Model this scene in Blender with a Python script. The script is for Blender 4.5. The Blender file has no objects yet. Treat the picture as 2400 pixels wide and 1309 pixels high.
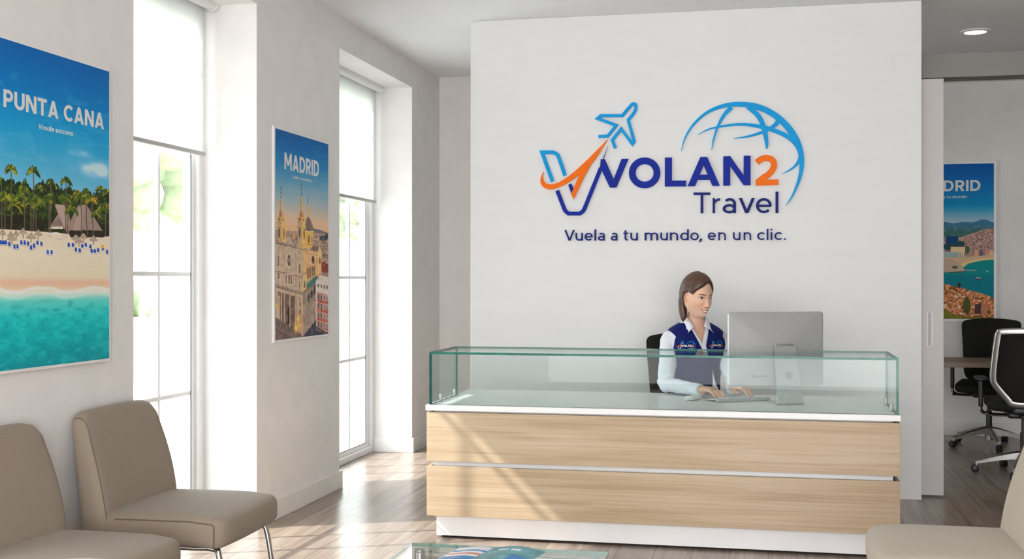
import bpy, bmesh, math, random
import numpy as np
from mathutils import Vector, Matrix
from mathutils.bvhtree import BVHTree
R = math.radians
SC = bpy.context.scene
COL = SC.collection
random.seed(7); RNG = np.random.default_rng(7)

# ------------------------------------------------------------------ camera, sky, sun, exposure
FPX, EYE, TH = 2814.0, 1.40, R(12.04)
cd = bpy.data.cameras.new('camera'); cam = bpy.data.objects.new('camera', cd); COL.objects.link(cam)
cd.sensor_width = 36; cd.lens = 36 * FPX / 2400; cd.clip_start = .05; cd.clip_end = 400
cam.location = (0, 0, EYE); cam.rotation_euler = (R(90), 0, TH); SC.camera = cam
SC.view_settings.view_transform = 'Standard'; SC.view_settings.look = 'None'
SC.view_settings.gamma = 1; SC.view_settings.use_curve_mapping = False
SC.view_settings.exposure = 0.18
w = bpy.data.worlds.new('sky'); SC.world = w; w.use_nodes = True
wn = w.node_tree.nodes; wl = w.node_tree.links; wn.clear()
bg = wn.new('ShaderNodeBackground'); wo = wn.new('ShaderNodeOutputWorld')
tc = wn.new('ShaderNodeTexCoord'); sp = wn.new('ShaderNodeSeparateXYZ'); cr = wn.new('ShaderNodeValToRGB')
wl.new(tc.outputs['Generated'], sp.inputs[0]); wl.new(sp.outputs['Z'], cr.inputs[0])
cr.color_ramp.elements[0].position = 0.0; cr.color_ramp.elements[0].color = (.97, .98, 1, 1)
cr.color_ramp.elements[1].position = .6; cr.color_ramp.elements[1].color = (.80, .90, 1, 1)
wl.new(cr.outputs[0], bg.inputs[0]); bg.inputs[1].default_value = 6.6; wl.new(bg.outputs[0], wo.inputs[0])
SUN = Vector((.91, .41, -.87)).normalized()
sl = bpy.data.lights.new('sun', 'SUN'); sl.energy = 6.8; sl.angle = R(.9); sl.color = (1, .98, .955)
so = bpy.data.objects.new('sun', sl); COL.objects.link(so); so.rotation_euler = SUN.to_track_quat('-Z', 'Y').to_euler()
so.location = (-12, -2, 10)
def area(name, loc, target, sx, sy, energy, color=(1, 1, 1)):
    l = bpy.data.lights.new(name, 'AREA'); l.shape = 'RECTANGLE'; l.size = sx; l.size_y = sy; l.energy = energy; l.color = color
    o = bpy.data.objects.new(name, l); COL.objects.link(o); o.location = loc
    o.rotation_euler = (Vector(target) - Vector(loc)).to_track_quat('-Z', 'Y').to_euler(); return o
area('rear_fill', (.2, -3.04, 1.56), (.2, 6, 1.56), 6.3, 3.0, 240, (1, .99, .985))  # unseen fill light added behind the camera to brighten the room
SC.cycles.use_adaptive_sampling = True; SC.cycles.adaptive_threshold = .06; SC.cycles.max_bounces = 7; SC.cycles.diffuse_bounces = 4; SC.cycles.glossy_bounces = 4
SC.cycles.transparent_max_bounces = 16; SC.cycles.transmission_bounces = 6
SC.cycles.use_denoising = True; SC.cycles.sample_clamp_indirect = 6
SC.cycles.caustics_reflective = False; SC.cycles.caustics_refractive = False

# ------------------------------------------------------------------ measuring helpers (a line of sight met with a real plane)
_s, _c = math.sin(TH), math.cos(TH)
def ray(px, py):
    u = (px - 1200) / FPX; v = (654.5 - py) / FPX
    return Vector((-_s + u * _c, _c + u * _s, v))
def on_x(px, py, X):
    r = ray(px, py); t = X / r.x; return Vector((X, r.y * t, r.z * t + EYE))
def on_y(px, py, Y):
    r = ray(px, py); t = Y / r.y; return Vector((r.x * t, Y, r.z * t + EYE))
def lin(c):
    return tuple(((v / 255) / 12.92 if v / 255 <= .04045 else ((v / 255 + .055) / 1.055) ** 2.4) for v in c)

# ------------------------------------------------------------------ materials
MATS = {}
def mat(name, col, rough=.5, metal=0, noise=0, nscale=40, bump=0, spec=.5, stretch=(1, 1, 1), detail=4, emit=0, sheen=0, rgb2=None, coat=0):
    if name in MATS: return MATS[name]
    m = bpy.data.materials.new(name); m.use_nodes = True; N = m.node_tree.nodes; L = m.node_tree.links
    b = N['Principled BSDF']; c = (*lin(col), 1)
    b.inputs['Base Color'].default_value = c; b.inputs['Roughness'].default_value = rough
    b.inputs['Metallic'].default_value = metal; b.inputs['Specular IOR Level'].default_value = spec
    if sheen: b.inputs['Sheen Weight'].default_value = sheen
    if coat: b.inputs['Coat Weight'].default_value = coat
    if emit:
        b.inputs['Emission Color'].default_value = c; b.inputs['Emission Strength'].default_value = emit
    if noise or bump:
        t = N.new('ShaderNodeTexCoord'); mp = N.new('ShaderNodeMapping'); n = N.new('ShaderNodeTexNoise')
        mp.inputs['Scale'].default_value = stretch; n.inputs['Scale'].default_value = nscale; n.inputs['Detail'].default_value = detail
        L.new(t.outputs['Object'], mp.inputs[0]); L.new(mp.outputs[0], n.inputs[0])
        if noise:
            r = N.new('ShaderNodeValToRGB'); L.new(n.outputs[0], r.inputs[0])
            a = lin(tuple(max(0, v * (1 - noise)) for v in col)); b2 = lin(rgb2 or tuple(min(255, v * (1 + noise)) for v in col))
            r.color_ramp.elements[0].position = .3; r.color_ramp.elements[0].color = (*a, 1)
            r.color_ramp.elements[1].position = .7; r.color_ramp.elements[1].color = (*b2, 1)
            L.new(r.outputs[0], b.inputs['Base Color'])
        if bump:
            bp = N.new('ShaderNodeBump'); bp.inputs['Strength'].default_value = bump; bp.inputs['Distance'].default_value = .002
            L.new(n.outputs[0], bp.inputs['Height']); L.new(bp.outputs[0], b.inputs['Normal'])
    MATS[name] = m; return m
def vcol_mat(name, rough=.5, spec=.5, sss=0, coat=0):
    if name in MATS: return MATS[name]
    m = bpy.data.materials.new(name); m.use_nodes = True; N = m.node_tree.nodes; L = m.node_tree.links
    a = N.new('ShaderNodeAttribute'); a.attribute_name = 'Col'; b = N['Principled BSDF']
    L.new(a.outputs['Color'], b.inputs['Base Color']); b.inputs['Roughness'].default_value = rough
    b.inputs['Specular IOR Level'].default_value = spec; b.inputs['Coat Weight'].default_value = coat
    if sss:
        b.inputs['Subsurface Weight'].default_value = sss; b.inputs['Subsurface Radius'].default_value = (1, .35, .2); b.inputs['Subsurface Scale'].default_value = .006
    MATS[name] = m; return m
def pane_mat(name, tint, gloss=1.0, rough=0.0, mirror=1.0):
    # thin clear sheet: light goes straight through, a Fresnel share is mirrored
    if name in MATS: return MATS[name]
    m = bpy.data.materials.new(name); m.use_nodes = True; N = m.node_tree.nodes; L = m.node_tree.links; N.clear()
    t = N.new('ShaderNodeBsdfTransparent'); t.inputs[0].default_value = (*tint, 1)
    g = N.new('ShaderNodeBsdfGlossy'); g.inputs['Roughness'].default_value = rough; g.inputs[0].default_value = (gloss, gloss, gloss, 1)
    lw = N.new('ShaderNodeLayerWeight'); lw.inputs[0].default_value = .5      # Schlick's mirror share, alike on both faces
    p5 = N.new('ShaderNodeMath'); p5.operation = 'POWER'; p5.inputs[1].default_value = 5; L.new(lw.outputs['Facing'], p5.inputs[0])
    f = N.new('ShaderNodeMath'); f.operation = 'MULTIPLY_ADD'; f.inputs[1].default_value = .96 * mirror; f.inputs[2].default_value = .04 * mirror; L.new(p5.outputs[0], f.inputs[0])
    x = N.new('ShaderNodeMixShader'); o = N.new('ShaderNodeOutputMaterial')
    L.new(f.outputs[0], x.inputs[0]); L.new(t.outputs[0], x.inputs[1]); L.new(g.outputs[0], x.inputs[2]); L.new(x.outputs[0], o.inputs[0])
    MATS[name] = m; return m
def wood_mat(name, axis, c1, c2, c3, planks=None, rough=.45, gs=1.0, spec=.5):
    """long-grained wood; axis = direction the grain runs; planks=(length, width) lays boards"""
    m = bpy.data.materials.new(name); m.use_nodes = True; N = m.node_tree.nodes; L = m.node_tree.links
    b = N['Principled BSDF']; b.inputs['Roughness'].default_value = rough; b.inputs['Specular IOR Level'].default_value = spec
    t = N.new('ShaderNodeTexCoord'); mp = N.new('ShaderNodeMapping')
    src = t.outputs['Object']
    if axis == 'y':
        mp.inputs['Rotation'].default_value = (0, 0, R(90)); L.new(src, mp.inputs[0]); src = mp.outputs[0]
    m2 = N.new('ShaderNodeMapping'); m2.inputs['Scale'].default_value = (.55 * gs, 9 * gs, 9 * gs); L.new(src, m2.inputs[0])
    vec = m2.outputs[0]
    if planks:
        br = N.new('ShaderNodeTexBrick'); br.offset = .37; br.inputs['Scale'].default_value = 1
        br.inputs['Brick Width'].default_value = planks[0]; br.inputs['Row Height'].default_value = planks[1]
        br.inputs['Mortar Size'].default_value = .0022; br.inputs['Mortar Smooth'].default_value = .1
        br.inputs['Color1'].default_value = (0, 0, 0, 1); br.inputs['Color2'].default_value = (1, 1, 1, 1); br.inputs['Mortar'].default_value = (.5, .5, .5, 1)
        L.new(src, br.inputs['Vector'])
        ad = N.new('ShaderNodeVectorMath'); ad.operation = 'MULTIPLY_ADD'; ad.inputs[1].default_value = (7, 13, 5)
        L.new(br.outputs['Color'], ad.inputs[0]); L.new(m2.outputs[0], ad.inputs[2]); vec = ad.outputs[0]
    n1 = N.new('ShaderNodeTexNoise'); n1.inputs['Scale'].default_value = 1.6; n1.inputs['Detail'].default_value = 6; n1.inputs['Distortion'].default_value = 1.6
    L.new(vec, n1.inputs[0])
    m3 = N.new('ShaderNodeMapping'); m3.inputs['Scale'].default_value = (1, 6, 6); L.new(vec, m3.inputs[0])
    n2 = N.new('ShaderNodeTexNoise'); n2.inputs['Scale'].default_value = 3; n2.inputs['Detail'].default_value = 5; L.new(m3.outputs[0], n2.inputs[0])
    mx = N.new('ShaderNodeMix'); mx.data_type = 'FLOAT'; mx.inputs[0].default_value = .46
    L.new(n1.outputs[0], mx.inputs[2]); L.new(n2.outputs[0], mx.inputs[3])
    r = N.new('ShaderNodeValToRGB'); L.new(mx.outputs[0], r.inputs[0])
    r.color_ramp.elements[0].position = .36; r.color_ramp.elements[0].color = (*lin(c1), 1)
    r.color_ramp.elements[1].position = .62; r.color_ramp.elements[1].color = (*lin(c3), 1)
    e = r.color_ramp.elements.new(.48); e.color = (*lin(c2), 1)
    out = r.outputs[0]
    if planks:
        hv = N.new('ShaderNodeHueSaturation'); ml = N.new('ShaderNodeMath'); ml.operation = 'MULTIPLY_ADD'; ml.inputs[1].default_value = .22; ml.inputs[2].default_value = .89
        L.new(br.outputs['Color'], ml.inputs[0]); L.new(ml.outputs[0], hv.inputs['Value']); L.new(out, hv.inputs['Color'])
        dk = N.new('ShaderNodeMix'); dk.data_type = 'RGBA'; dk.inputs[7].default_value = (*lin(tuple(v * .62 for v in c1)), 1)
        sc = N.new('ShaderNodeMath'); sc.operation = 'MULTIPLY'; sc.inputs[1].default_value = .7; L.new(br.outputs['Fac'], sc.inputs[0])
        L.new(sc.outputs[0], dk.inputs[0]); L.new(hv.outputs[0], dk.inputs[6]); out = dk.outputs[2]
    L.new(out, b.inputs['Base Color'])
    bp = N.new('ShaderNodeBump'); bp.inputs['Strength'].default_value = .12; bp.inputs['Distance'].default_value = .001
    L.new(mx.outputs[0], bp.inputs['Height']); L.new(bp.outputs[0], b.inputs['Normal'])
    MATS[name] = m; return m
def cloth_mat(name, col, amount=.16, scale=260):
    """woven upholstery: two crossed stretched noises"""
    if name in MATS: return MATS[name]
    m = mat(name, col, .85, 0, amount, scale, .25, .2, (1, .4, 1), 3, sheen=.12); return m

M_wall = mat('wall_paint', (237, 234, 232), .85, noise=.012, nscale=6, bump=.06, spec=.2)
M_logo_wall = mat('logo_wall_paint', (235, 235, 235), .8, noise=.006, nscale=3, bump=.04, spec=.25, stretch=(1, 1, 5))
M_ceil = mat('ceiling_paint', (240, 241, 242), .9, spec=.1, noise=.004, nscale=3)
M_trim = mat('trim_paint', (236, 233, 230), .5, noise=.008, nscale=12)
M_white = mat('white_lacquer', (238, 237, 236), .35, noise=.006, nscale=9)
M_plastic = mat('white_plastic', (232, 232, 232), .4, noise=.006, nscale=30)
M_frame = mat('white_window_paint', (235, 235, 235), .4, noise=.006, nscale=20)
M_gasket = mat('grey_gasket', (92, 94, 98), .6, noise=.05, nscale=60)
M_greydoor = mat('door_lacquer', (206, 203, 200), .5, noise=.01, nscale=8)
M_beam = mat('beam_paint', (136, 134, 131), .6, noise=.01, nscale=8)
M_rail = mat('rail_metal', (60, 62, 60), .6, 0, .03, 40)
M_chrome = mat('chrome', (205, 203, 201), .12, 1, .02, 18)
M_alu = mat('brushed_aluminium', (178, 179, 179), .42, .35, .015, 60)
M_base = mat('polished_aluminium', (176, 174, 172), .32, .95, .03, 30)
M_black = mat('black_mesh_fabric', (26, 25, 24), .85, 0, .25, 420, .3, .3)
M_blackp = mat('black_plastic', (24, 24, 25), .45, 0, .1, 80)
M_taupe = cloth_mat('taupe_upholstery', (149, 135, 120), .055, 330)
M_taupe_lit = cloth_mat('taupe_upholstery_lit', (182, 171, 155), .05, 330)  # taupe cloth lightened for the daylight falling on the right chair
M_wall_grey = mat('grey_wall_paint', (158, 154, 150), .85, noise=.012, nscale=6)
M_seam = mat('taupe_thread', (112, 100, 87), .9, noise=.1, nscale=300)
M_floor = wood_mat('floor_boards', 'y', (134, 116, 101), (148, 130, 115), (162, 145, 131), planks=(1.35, .19), gs=.75, rough=.26)
M_oak = wood_mat('light_oak', 'x', (172, 147, 116), (186, 163, 133), (197, 177, 149), rough=.5, gs=.8)
M_table = wood_mat('walnut_grey_top', 'x', (118, 100, 84), (134, 115, 98), (150, 131, 112), rough=.45)
M_glass = pane_mat('window_glass', (.97, .985, .98), 1, 0)
M_dglass = pane_mat('counter_glass', (.895, .935, .925), 1, 0, mirror=.32)
M_edge = mat('glass_edge_green', (34, 108, 94), .2, 0, .12, 14, spec=.3)
M_edge2 = mat('pale_glass_edge', (140, 182, 170), .2, 0, .06, 14, spec=.3)
M_tglass = pane_mat('table_glass', (.95, .975, .965), 1, 0, mirror=1.0)
M_lb = mat('sign_light_blue', (4, 158, 228), .55, noise=.03, nscale=12, spec=.2)
M_nb = mat('sign_navy_blue', (0, 36, 152), .55, noise=.05, nscale=12, spec=.2)
M_tb = mat('sign_dark_navy', (8, 28, 112), .55, noise=.04, nscale=16, spec=.2)
M_or = mat('sign_orange', (252, 116, 12), .55, noise=.03, nscale=12, spec=.2)
M_print = vcol_mat('printed_picture', .6, .18)
M_letter = mat('printed_white_ink', (226, 226, 224), .5, noise=.01, nscale=30)

# ------------------------------------------------------------------ mesh helpers
class MB:
    def __init__(s): s.v = []; s.f = []; s.m = []
    def add(s, vs, fs, mi=0):
        n = len(s.v); s.v += [tuple(p) for p in vs]; s.f += [tuple(i + n for i in f) for f in fs]; s.m += [mi] * len(fs); return s
    def box(s, x0, x1, y0, y1, z0, z1, mi=0):
        vs = [(x, y, z) for z in (z0, z1) for y in (y0, y1) for x in (x0, x1)]
        return s.add(vs, [(0, 2, 3, 1), (4, 5, 7, 6), (0, 1, 5, 4), (2, 6, 7, 3), (0, 4, 6, 2), (1, 3, 7, 5)], mi)
    def rbox(s, size, r, seg=(8, 8, 4), loc=(0, 0, 0), warp=None, bulge=(0, 0, 0), mi=0):
        """rounded box on a regular grid, so it can be warped"""
        hx, hy, hz = [d / 2 for d in size]; r = min(r, hx, hy, hz); nx, ny, nz = seg; idx = {}; vs = []; fs = []
        def prm(i, n, h):
            # extra samples in the rounded rim
            k = 3; a = r / h / 2 if h else 0
            tt = [a * (1 - math.cos(math.pi / 2 * j / k)) for j in range(k)] + [a + (1 - 2 * a) * j / n for j in range(n + 1)] + [1 - a * (1 - math.cos(math.pi / 2 * j / k)) for j in range(k - 1, -1, -1)]
            return tt[i] * 2 * h - h
        ax, ay, az = nx + 6, ny + 6, nz + 6
        def V(i, j, k):
            if (i, j, k) not in idx:
                p = Vector((prm(i, nx, hx), prm(j, ny, hy), prm(k, nz, hz)))
                q = Vector((max(-hx + r, min(hx - r, p.x)), max(-hy + r, min(hy - r, p.y)), max(-hz + r, min(hz - r, p.z))))
                d = p - q; p2 = q + (d.normalized() * r if d.length > 1e-9 else d)
                fx, fy, fz = [max(0, 1 - (a / h) ** 2) for a, h in zip(p2, (hx, hy, hz))]
                p2 = p2 + Vector((bulge[0] * fy * fz * (p.x / hx), bulge[1] * fx * fz * (p.y / hy), bulge[2] * fx * fy * (p.z / hz)))
                if warp: p2 = Vector(warp(p2))
                idx[(i, j, k)] = len(vs); vs.append(p2 + Vector(loc))
            return idx[(i, j, k)]
        for i in range(ax):
            for j in range(ay):
                fs.append((V(i, j, 0), V(i, j + 1, 0), V(i + 1, j + 1, 0), V(i + 1, j, 0)))
                fs.append((V(i, j, az), V(i + 1, j, az), V(i + 1, j + 1, az), V(i, j + 1, az)))
        for i in range(ax):
            for k in range(az):
                fs.append((V(i, 0, k), V(i + 1, 0, k), V(i + 1, 0, k + 1), V(i, 0, k + 1)))
                fs.append((V(i, ay, k), V(i, ay, k + 1), V(i + 1, ay, k + 1), V(i + 1, ay, k)))
        for j in range(ay):
            for k in range(az):
                fs.append((V(0, j, k), V(0, j, k + 1), V(0, j + 1, k + 1), V(0, j + 1, k)))
                fs.append((V(ax, j, k), V(ax, j + 1, k), V(ax, j + 1, k + 1), V(ax, j, k + 1)))
        return s.add(vs, fs, mi)
    def tube(s, pts, rad, n=12, closed=False, flat=1.0, caps=True, mi=0):
        pts = [Vector(p) for p in pts]; m = len(pts); rs = rad if isinstance(rad, (list, tuple)) else [rad] * m
        T = [((pts[(i + 1) % m] if closed or i < m - 1 else pts[i]) - (pts[i - 1] if closed or i > 0 else pts[i])).normalized() for i in range(m)]
        up = Vector((0, 0, 1)) if abs(T[0].z) < .9 else Vector((1, 0, 0))
        nrm = (up - T[0] * up.dot(T[0])).normalized(); vs = []; fs = []
        for i in range(m):
            nrm = (nrm - T[i] * nrm.dot(T[i])).normalized(); bn = T[i].cross(nrm)
            for k in range(n):
                a = 2 * math.pi * k / n; vs.append(pts[i] + (nrm * math.cos(a) + bn * math.sin(a) * flat) * rs[i])
        for i in range(m if closed else m - 1):
            j = (i + 1) % m
            for k in range(n):
                k2 = (k + 1) % n; fs.append((i * n + k, i * n + k2, j * n + k2, j * n + k))
        if caps and not closed: fs += [tuple(range(n))[::-1], tuple((m - 1) * n + k for k in range(n))]
        return s.add(vs, fs, mi)
    def lathe(s, prof, n=32, loc=(0, 0, 0), mi=0):
        vs = []; fs = []; m = len(prof)
        for r, z in prof:
            for k in range(n):
                a = 2 * math.pi * k / n; vs.append((loc[0] + r * math.cos(a), loc[1] + r * math.sin(a), loc[2] + z))
        for i in range(m - 1):
            for k in range(n):
                k2 = (k + 1) % n; fs.append((i * n + k, i * n + k2, (i + 1) * n + k2, (i + 1) * n + k))
        fs += [tuple(range(n))[::-1], tuple((m - 1) * n + k for k in range(n))]
        return s.add(vs, fs, mi)
    def prism(s, poly, f0, f1, mi=0):
        """polygon (list of 2-tuples) between mappings f0 (back) and f1 (front)"""
        n = len(poly); vs = [f0(*p) for p in poly] + [f1(*p) for p in poly]
        fs = [tuple(range(n))[::-1], tuple(range(n, 2 * n))] + [(i, (i + 1) % n, n + (i + 1) % n, n + i) for i in range(n)]
        return s.add(vs, fs, mi)
    def xform(s, M):
        s.v = [tuple(M @ Vector(p)) for p in s.v]; return s
    def grid(s, P, closed_u=False, closed_v=False, mi=0):
        nu, nv = len(P), len(P[0]); vs = [p for row in P for p in row]; fs = []
        for i in range(nu if closed_u else nu - 1):
            for j in range(nv if closed_v else nv - 1):
                a, b = (i + 1) % nu, (j + 1) % nv; fs.append((i * nv + j, a * nv + j, a * nv + b, i * nv + b))
        return s.add(vs, fs, mi)
    def build(s, name, m, parent=None, smooth=False, bevel=0, bseg=2, sub=0, angle=40, local=False, recalc=True):
        me = bpy.data.meshes.new(name); off = Vector((0, 0, 0))
        q = parent
        while q is not None and not local: off = off + q.location; q = q.parent
        me.from_pydata([tuple(Vector(p) - off) for p in s.v], [], s.f)
        ms = m if isinstance(m, (list, tuple)) else [m]
        for x in ms: me.materials.append(x)
        if len(ms) > 1: me.polygons.foreach_set('material_index', s.m)
        if recalc:
            bm = bmesh.new(); bm.from_mesh(me); bmesh.ops.recalc_face_normals(bm, faces=bm.faces); bm.to_mesh(me); bm.free()
        if smooth:
            me.polygons.foreach_set('use_smooth', [True] * len(me.polygons))
            if angle < 180: me.set_sharp_from_angle(angle=R(angle))
        o = bpy.data.objects.new(name, me); COL.objects.link(o)
        if parent is not None: o.parent = parent
        if bevel:
            b = o.modifiers.new('b', 'BEVEL'); b.width = bevel; b.segments = bseg; b.limit_method = 'ANGLE'; b.angle_limit = R(50)
            b.harden_normals = False
        if sub:
            b = o.modifiers.new('s', 'SUBSURF'); b.levels = sub; b.render_levels = sub
        return o
def tag(o, label=None, cat=None, group=None, kind=None):
    if label: o['label'] = label
    if cat: o['category'] = cat
    if group: o['group'] = group
    if kind: o['kind'] = kind
    return o
def empty(name, loc, label=None, cat=None, group=None, kind=None, rz=0):
    o = bpy.data.objects.new(name, None); COL.objects.link(o); o.location = loc; o.rotation_euler = (0, 0, rz); o.empty_display_size = .1
    return tag(o, label, cat, group, kind)
def copy_tree(o, parent=None):
    c = o.copy(); COL.objects.link(c); c.parent = parent
    for ch in list(o.children): copy_tree(ch, c)
    return c
def smooth_path(pts, n=8, closed=False):
    """Catmull-Rom through the points (any dimension)"""
    P = [np.array(p, float) for p in pts]; out = []; m = len(P)
    for i in range(m if closed else m - 1):
        p0 = P[i - 1] if (closed or i > 0) else 2 * P[0] - P[1]; p1 = P[i]; p2 = P[(i + 1) % m]
        p3 = P[(i + 2) % m] if (closed or i < m - 2) else 2 * P[-1] - P[-2]
        for k in range(n):
            t = k / n; out.append(.5 * ((2 * p1) + (-p0 + p2) * t + (2 * p0 - 5 * p1 + 4 * p2 - p3) * t * t + (-p0 + 3 * p1 - 3 * p2 + p3) * t ** 3))
    if not closed: out.append(P[-1])
    return [tuple(p) for p in out]

def lifted(f0, f1, k):
    """the same pair of mappings, raised k tenths of a millimetre so that crossing strokes never share a plane"""
    def g(f):
        def h(x, y):
            p = Vector(f(x, y)); d = (Vector(f1(x, y)) - Vector(f0(x, y))).normalized(); return tuple(p + d * .00018 * k)
        return h
    return g(f0), g(f1)
# ------------------------------------------------------------------ flat strokes and a small stroke alphabet
def ribbon(pts, wd, closed=False):
    """quads of a mitred ribbon; wd = width or list"""
    kp = [i for i in range(len(pts)) if i == 0 or math.dist(pts[i][:2], pts[i - 1][:2]) > 1e-6]
    if isinstance(wd, (list, tuple)): wd = [wd[i] for i in kp]
    pts = [pts[i] for i in kp]
    P = [np.array(p, float) for p in pts]; m = len(P); ws = wd if isinstance(wd, (list, tuple)) else [wd] * m; Lf = []; Rt = []
    for i in range(m):
        a = P[i] - P[i - 1] if (closed or i > 0) else P[1] - P[0]
        b = P[(i + 1) % m] - P[i] if (closed or i < m - 1) else P[-1] - P[-2]
        a = a / (np.linalg.norm(a) + 1e-12); b = b / (np.linalg.norm(b) + 1e-12)
        n1 = np.array([-a[1], a[0]]); n2 = np.array([-b[1], b[0]]); mt = n1 + n2; mt /= (np.linalg.norm(mt) + 1e-12)
        k = 1 / max(.4, mt.dot(n1)); Lf.append(P[i] + mt * k * ws[i] / 2); Rt.append(P[i] - mt * k * ws[i] / 2)
    return Lf, Rt
def add_ribbon(mb, pts, wd, f0, f1, closed=False, mi=0):
    Lf, Rt = ribbon(pts, wd, closed); m = len(Lf); vs = []
    for a, b in zip(Lf, Rt): vs += [f0(*a), f0(*b), f1(*a), f1(*b)]
    fs = []
    for i in range(m if closed else m - 1):
        j = (i + 1) % m; a, b = i * 4, j * 4
        fs += [(a + 2, a + 3, b + 3, b + 2), (a, b, b + 1, a + 1), (a, a + 2, b + 2, b), (a + 1, b + 1, b + 3, a + 3)]
    if not closed: fs += [(0, 1, 3, 2), ((m - 1) * 4, (m - 1) * 4 + 2, (m - 1) * 4 + 3, (m - 1) * 4 + 1)]
    mb.add(vs, fs, mi)
def arc(cx, cy, rx, ry, a0, a1, n=16):
    return [(cx + rx * math.cos(R(a0 + (a1 - a0) * i / n)), cy + ry * math.sin(R(a0 + (a1 - a0) * i / n))) for i in range(n + 1)]
def glyph(ch, w):
    h = w / 2; X = .73
    S = lambda *p: ('S', list(p)); D = lambda a, b: ('D', [a, b]); PO = lambda p: ('S', p)
    dg = w * .56
    if ch == 'V' or ch == 'v':
        H = 1 if ch == 'V' else X; W = .84 if ch == 'V' else .62
        return [D((dg, H), (W / 2, 0)), D((W - dg, H), (W / 2, 0))], W
    if ch == 'A': return [D((dg, 0), (.43, 1)), D((.86 - dg, 0), (.43, 1)), S((.2, .27), (.66, .27))], .86
    if ch == 'N': return [S((h, 0), (h, 1)), S((.82 - h, 0), (.82 - h, 1)), D((h * 1.1, 1), (.82 - h * 1.1, 0))], .82
    if ch == 'M': return [S((h, 0), (h, 1)), S((.98 - h, 0), (.98 - h, 1)), D((h * 1.1, 1), (.49, .25)), D((.98 - h * 1.1, 1), (.49, .25))], .98
    if ch == 'T': return [S((0, 1 - h), (.74, 1 - h)), S((.37, 0), (.37, 1))], .74
    if ch == 'L': return [S((h, 0), (h, 1)), S((h, h), (.62, h))], .62
    if ch == 'I': return [S((h, 0), (h, 1))], w
    if ch == 'O': return [('C', arc(.46, .5, .46 - h, .5 - h, 0, 360, 36)[:-1])], .92
    if ch == 'C': return [PO(arc(.46, .5, .46 - h, .5 - h, 45, 315, 26))], .80
    if ch == 'D': return [S((h, 0), (h, 1)), PO([(h, 1 - h), (.34, 1 - h)] + arc(.36, .5, .44 - h, .5 - h, 90, -90, 18) + [(.34, h), (h, h)])], .80
    if ch in 'PR':
        g = [S((h, 0), (h, 1)), PO([(h, 1 - h), (.36, 1 - h)] + arc(.38, .67, .32 - h, .33 - h, 90, -90, 14) + [(.36, .34 + h), (h, .34 + h)])]
        if ch == 'R': g.append(D((.40, .40), (.70 - dg, 0)))
        return g, .70
    if ch == 'U': return [PO([(h, 1), (h, .40)] + arc(.39, .40, .39 - h, .40 - h, 180, 360, 18) + [(.78 - h, .40), (.78 - h, 1)])], .78
    if ch == '2': return [PO(arc(.32, .68, .31 - h, .32 - h, 155, -8, 14) + [(.57 - h, .53), (.1, h), ]), S((.02, h), (.66, h))], .66
    if ch == 'a': return [S((.54 - h, 0), (.54 - h, .47)), PO(arc(.29, .47, .25 - h, X - .47 - h, 0, 145, 12)), ('C', arc(.27, .215, .27 - h, .225 - h, 0, 360, 24)[:-1])], .56
    if ch == 'e': return [PO(arc(.33, X / 2, .33 - h, X / 2 - h, 0, 318, 28)), S((h, X / 2 - .01), (.66 - h * .4, X / 2 - .01))], .66
    if ch == 'c': return [PO(arc(.33, X / 2, .33 - h, X / 2 - h, 42, 318, 24))], .58
    if ch == 'o': return [('C', arc(.34, X / 2, .34 - h, X / 2 - h, 0, 360, 30)[:-1])], .68
    if ch == 'd': return [('C', arc(.33, X / 2, .33 - h, X / 2 - h, 0, 360, 30)[:-1]), S((.66 - h, 0), (.66 - h, 1.04))], .66
    if ch == 'b': return [('C', arc(.33, X / 2, .33 - h, X / 2 - h, 0, 360, 30)[:-1]), S((h, 0), (h, 1.04))], .66
    if ch == 'l': return [S((h, 0), (h, 1.04))], w
    if ch == 'i': return [S((h, 0), (h, X)), PO([(h, .90), (h, .90 + w * 1.15)])], w
    if ch == 'r': return [S((h, 0), (h, X)), PO(arc(.40, .40, .40 - h, X - .40 - h, 180, 95, 8))], .40
    if ch == 'n': return [S((h, 0), (h, X)), PO(arc(.31, .42, .31 - h, X - .42 - h, 180, 0, 14) + [(.62 - h, .3), (.62 - h, 0)])], .62
    if ch == 'u': return [S((.60 - h, 0), (.60 - h, X)), PO([(h, X), (h, .3)] + arc(.30, .31, .30 - h, .31 - h, 180, 360, 14))], .60
    if ch == 'm':
        a = .27; return [S((h, 0), (h, X)), PO(arc(a, .45, a - h, X - .45 - h, 180, 0, 12) + [(2 * a - h, .3), (2 * a - h, 0)]), PO(arc(3 * a - w, .45, a - h, X - .45 - h, 180, 0, 12) + [(4 * a - w - h, .3), (4 * a - w - h, 0)])], 4 * a - w
    if ch == 't': return [PO([(.17, .95), (.17, .2)] + arc(.30, .2, .13, .2 - h, 180, 290, 8)), S((0, X - h), (.38, X - h))], .40
    if ch == 's': return [PO(smooth_path([(.44, .58), (.27, X - h), (.08, .52), (.26, .37), (.44, .21), (.24, h), (.03, .14)], 5))], .5
    if ch == 'f': return [PO([(.14, 0), (.14, .8)] + arc(.27, .8, .13, .2, 180, 90, 6)), S((0, X - h), (.34, X - h))], .34
    if ch == '.': return [('S', [(.02, w * .6), (.02 + w * 1.2, w * .6)])], w * 1.3
    if ch == ',': return [('S', [(.02, w * .6), (.02 + w * 1.2, w * .6)]), D((.02 + w * .7, w * .6), (.0, -w * 1.3))], w * 1.3
    return [], .3
def text_layout(text, w, gap=.13, space=.34):
    """list of (char, x) and total width, in cap heights"""
    x = 0; out = []
    for ch in text:
        if ch == ' ': x += space; continue
        g, W = glyph(ch, w); out.append((ch, x)); x += W + gap
    return out, x - gap
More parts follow.
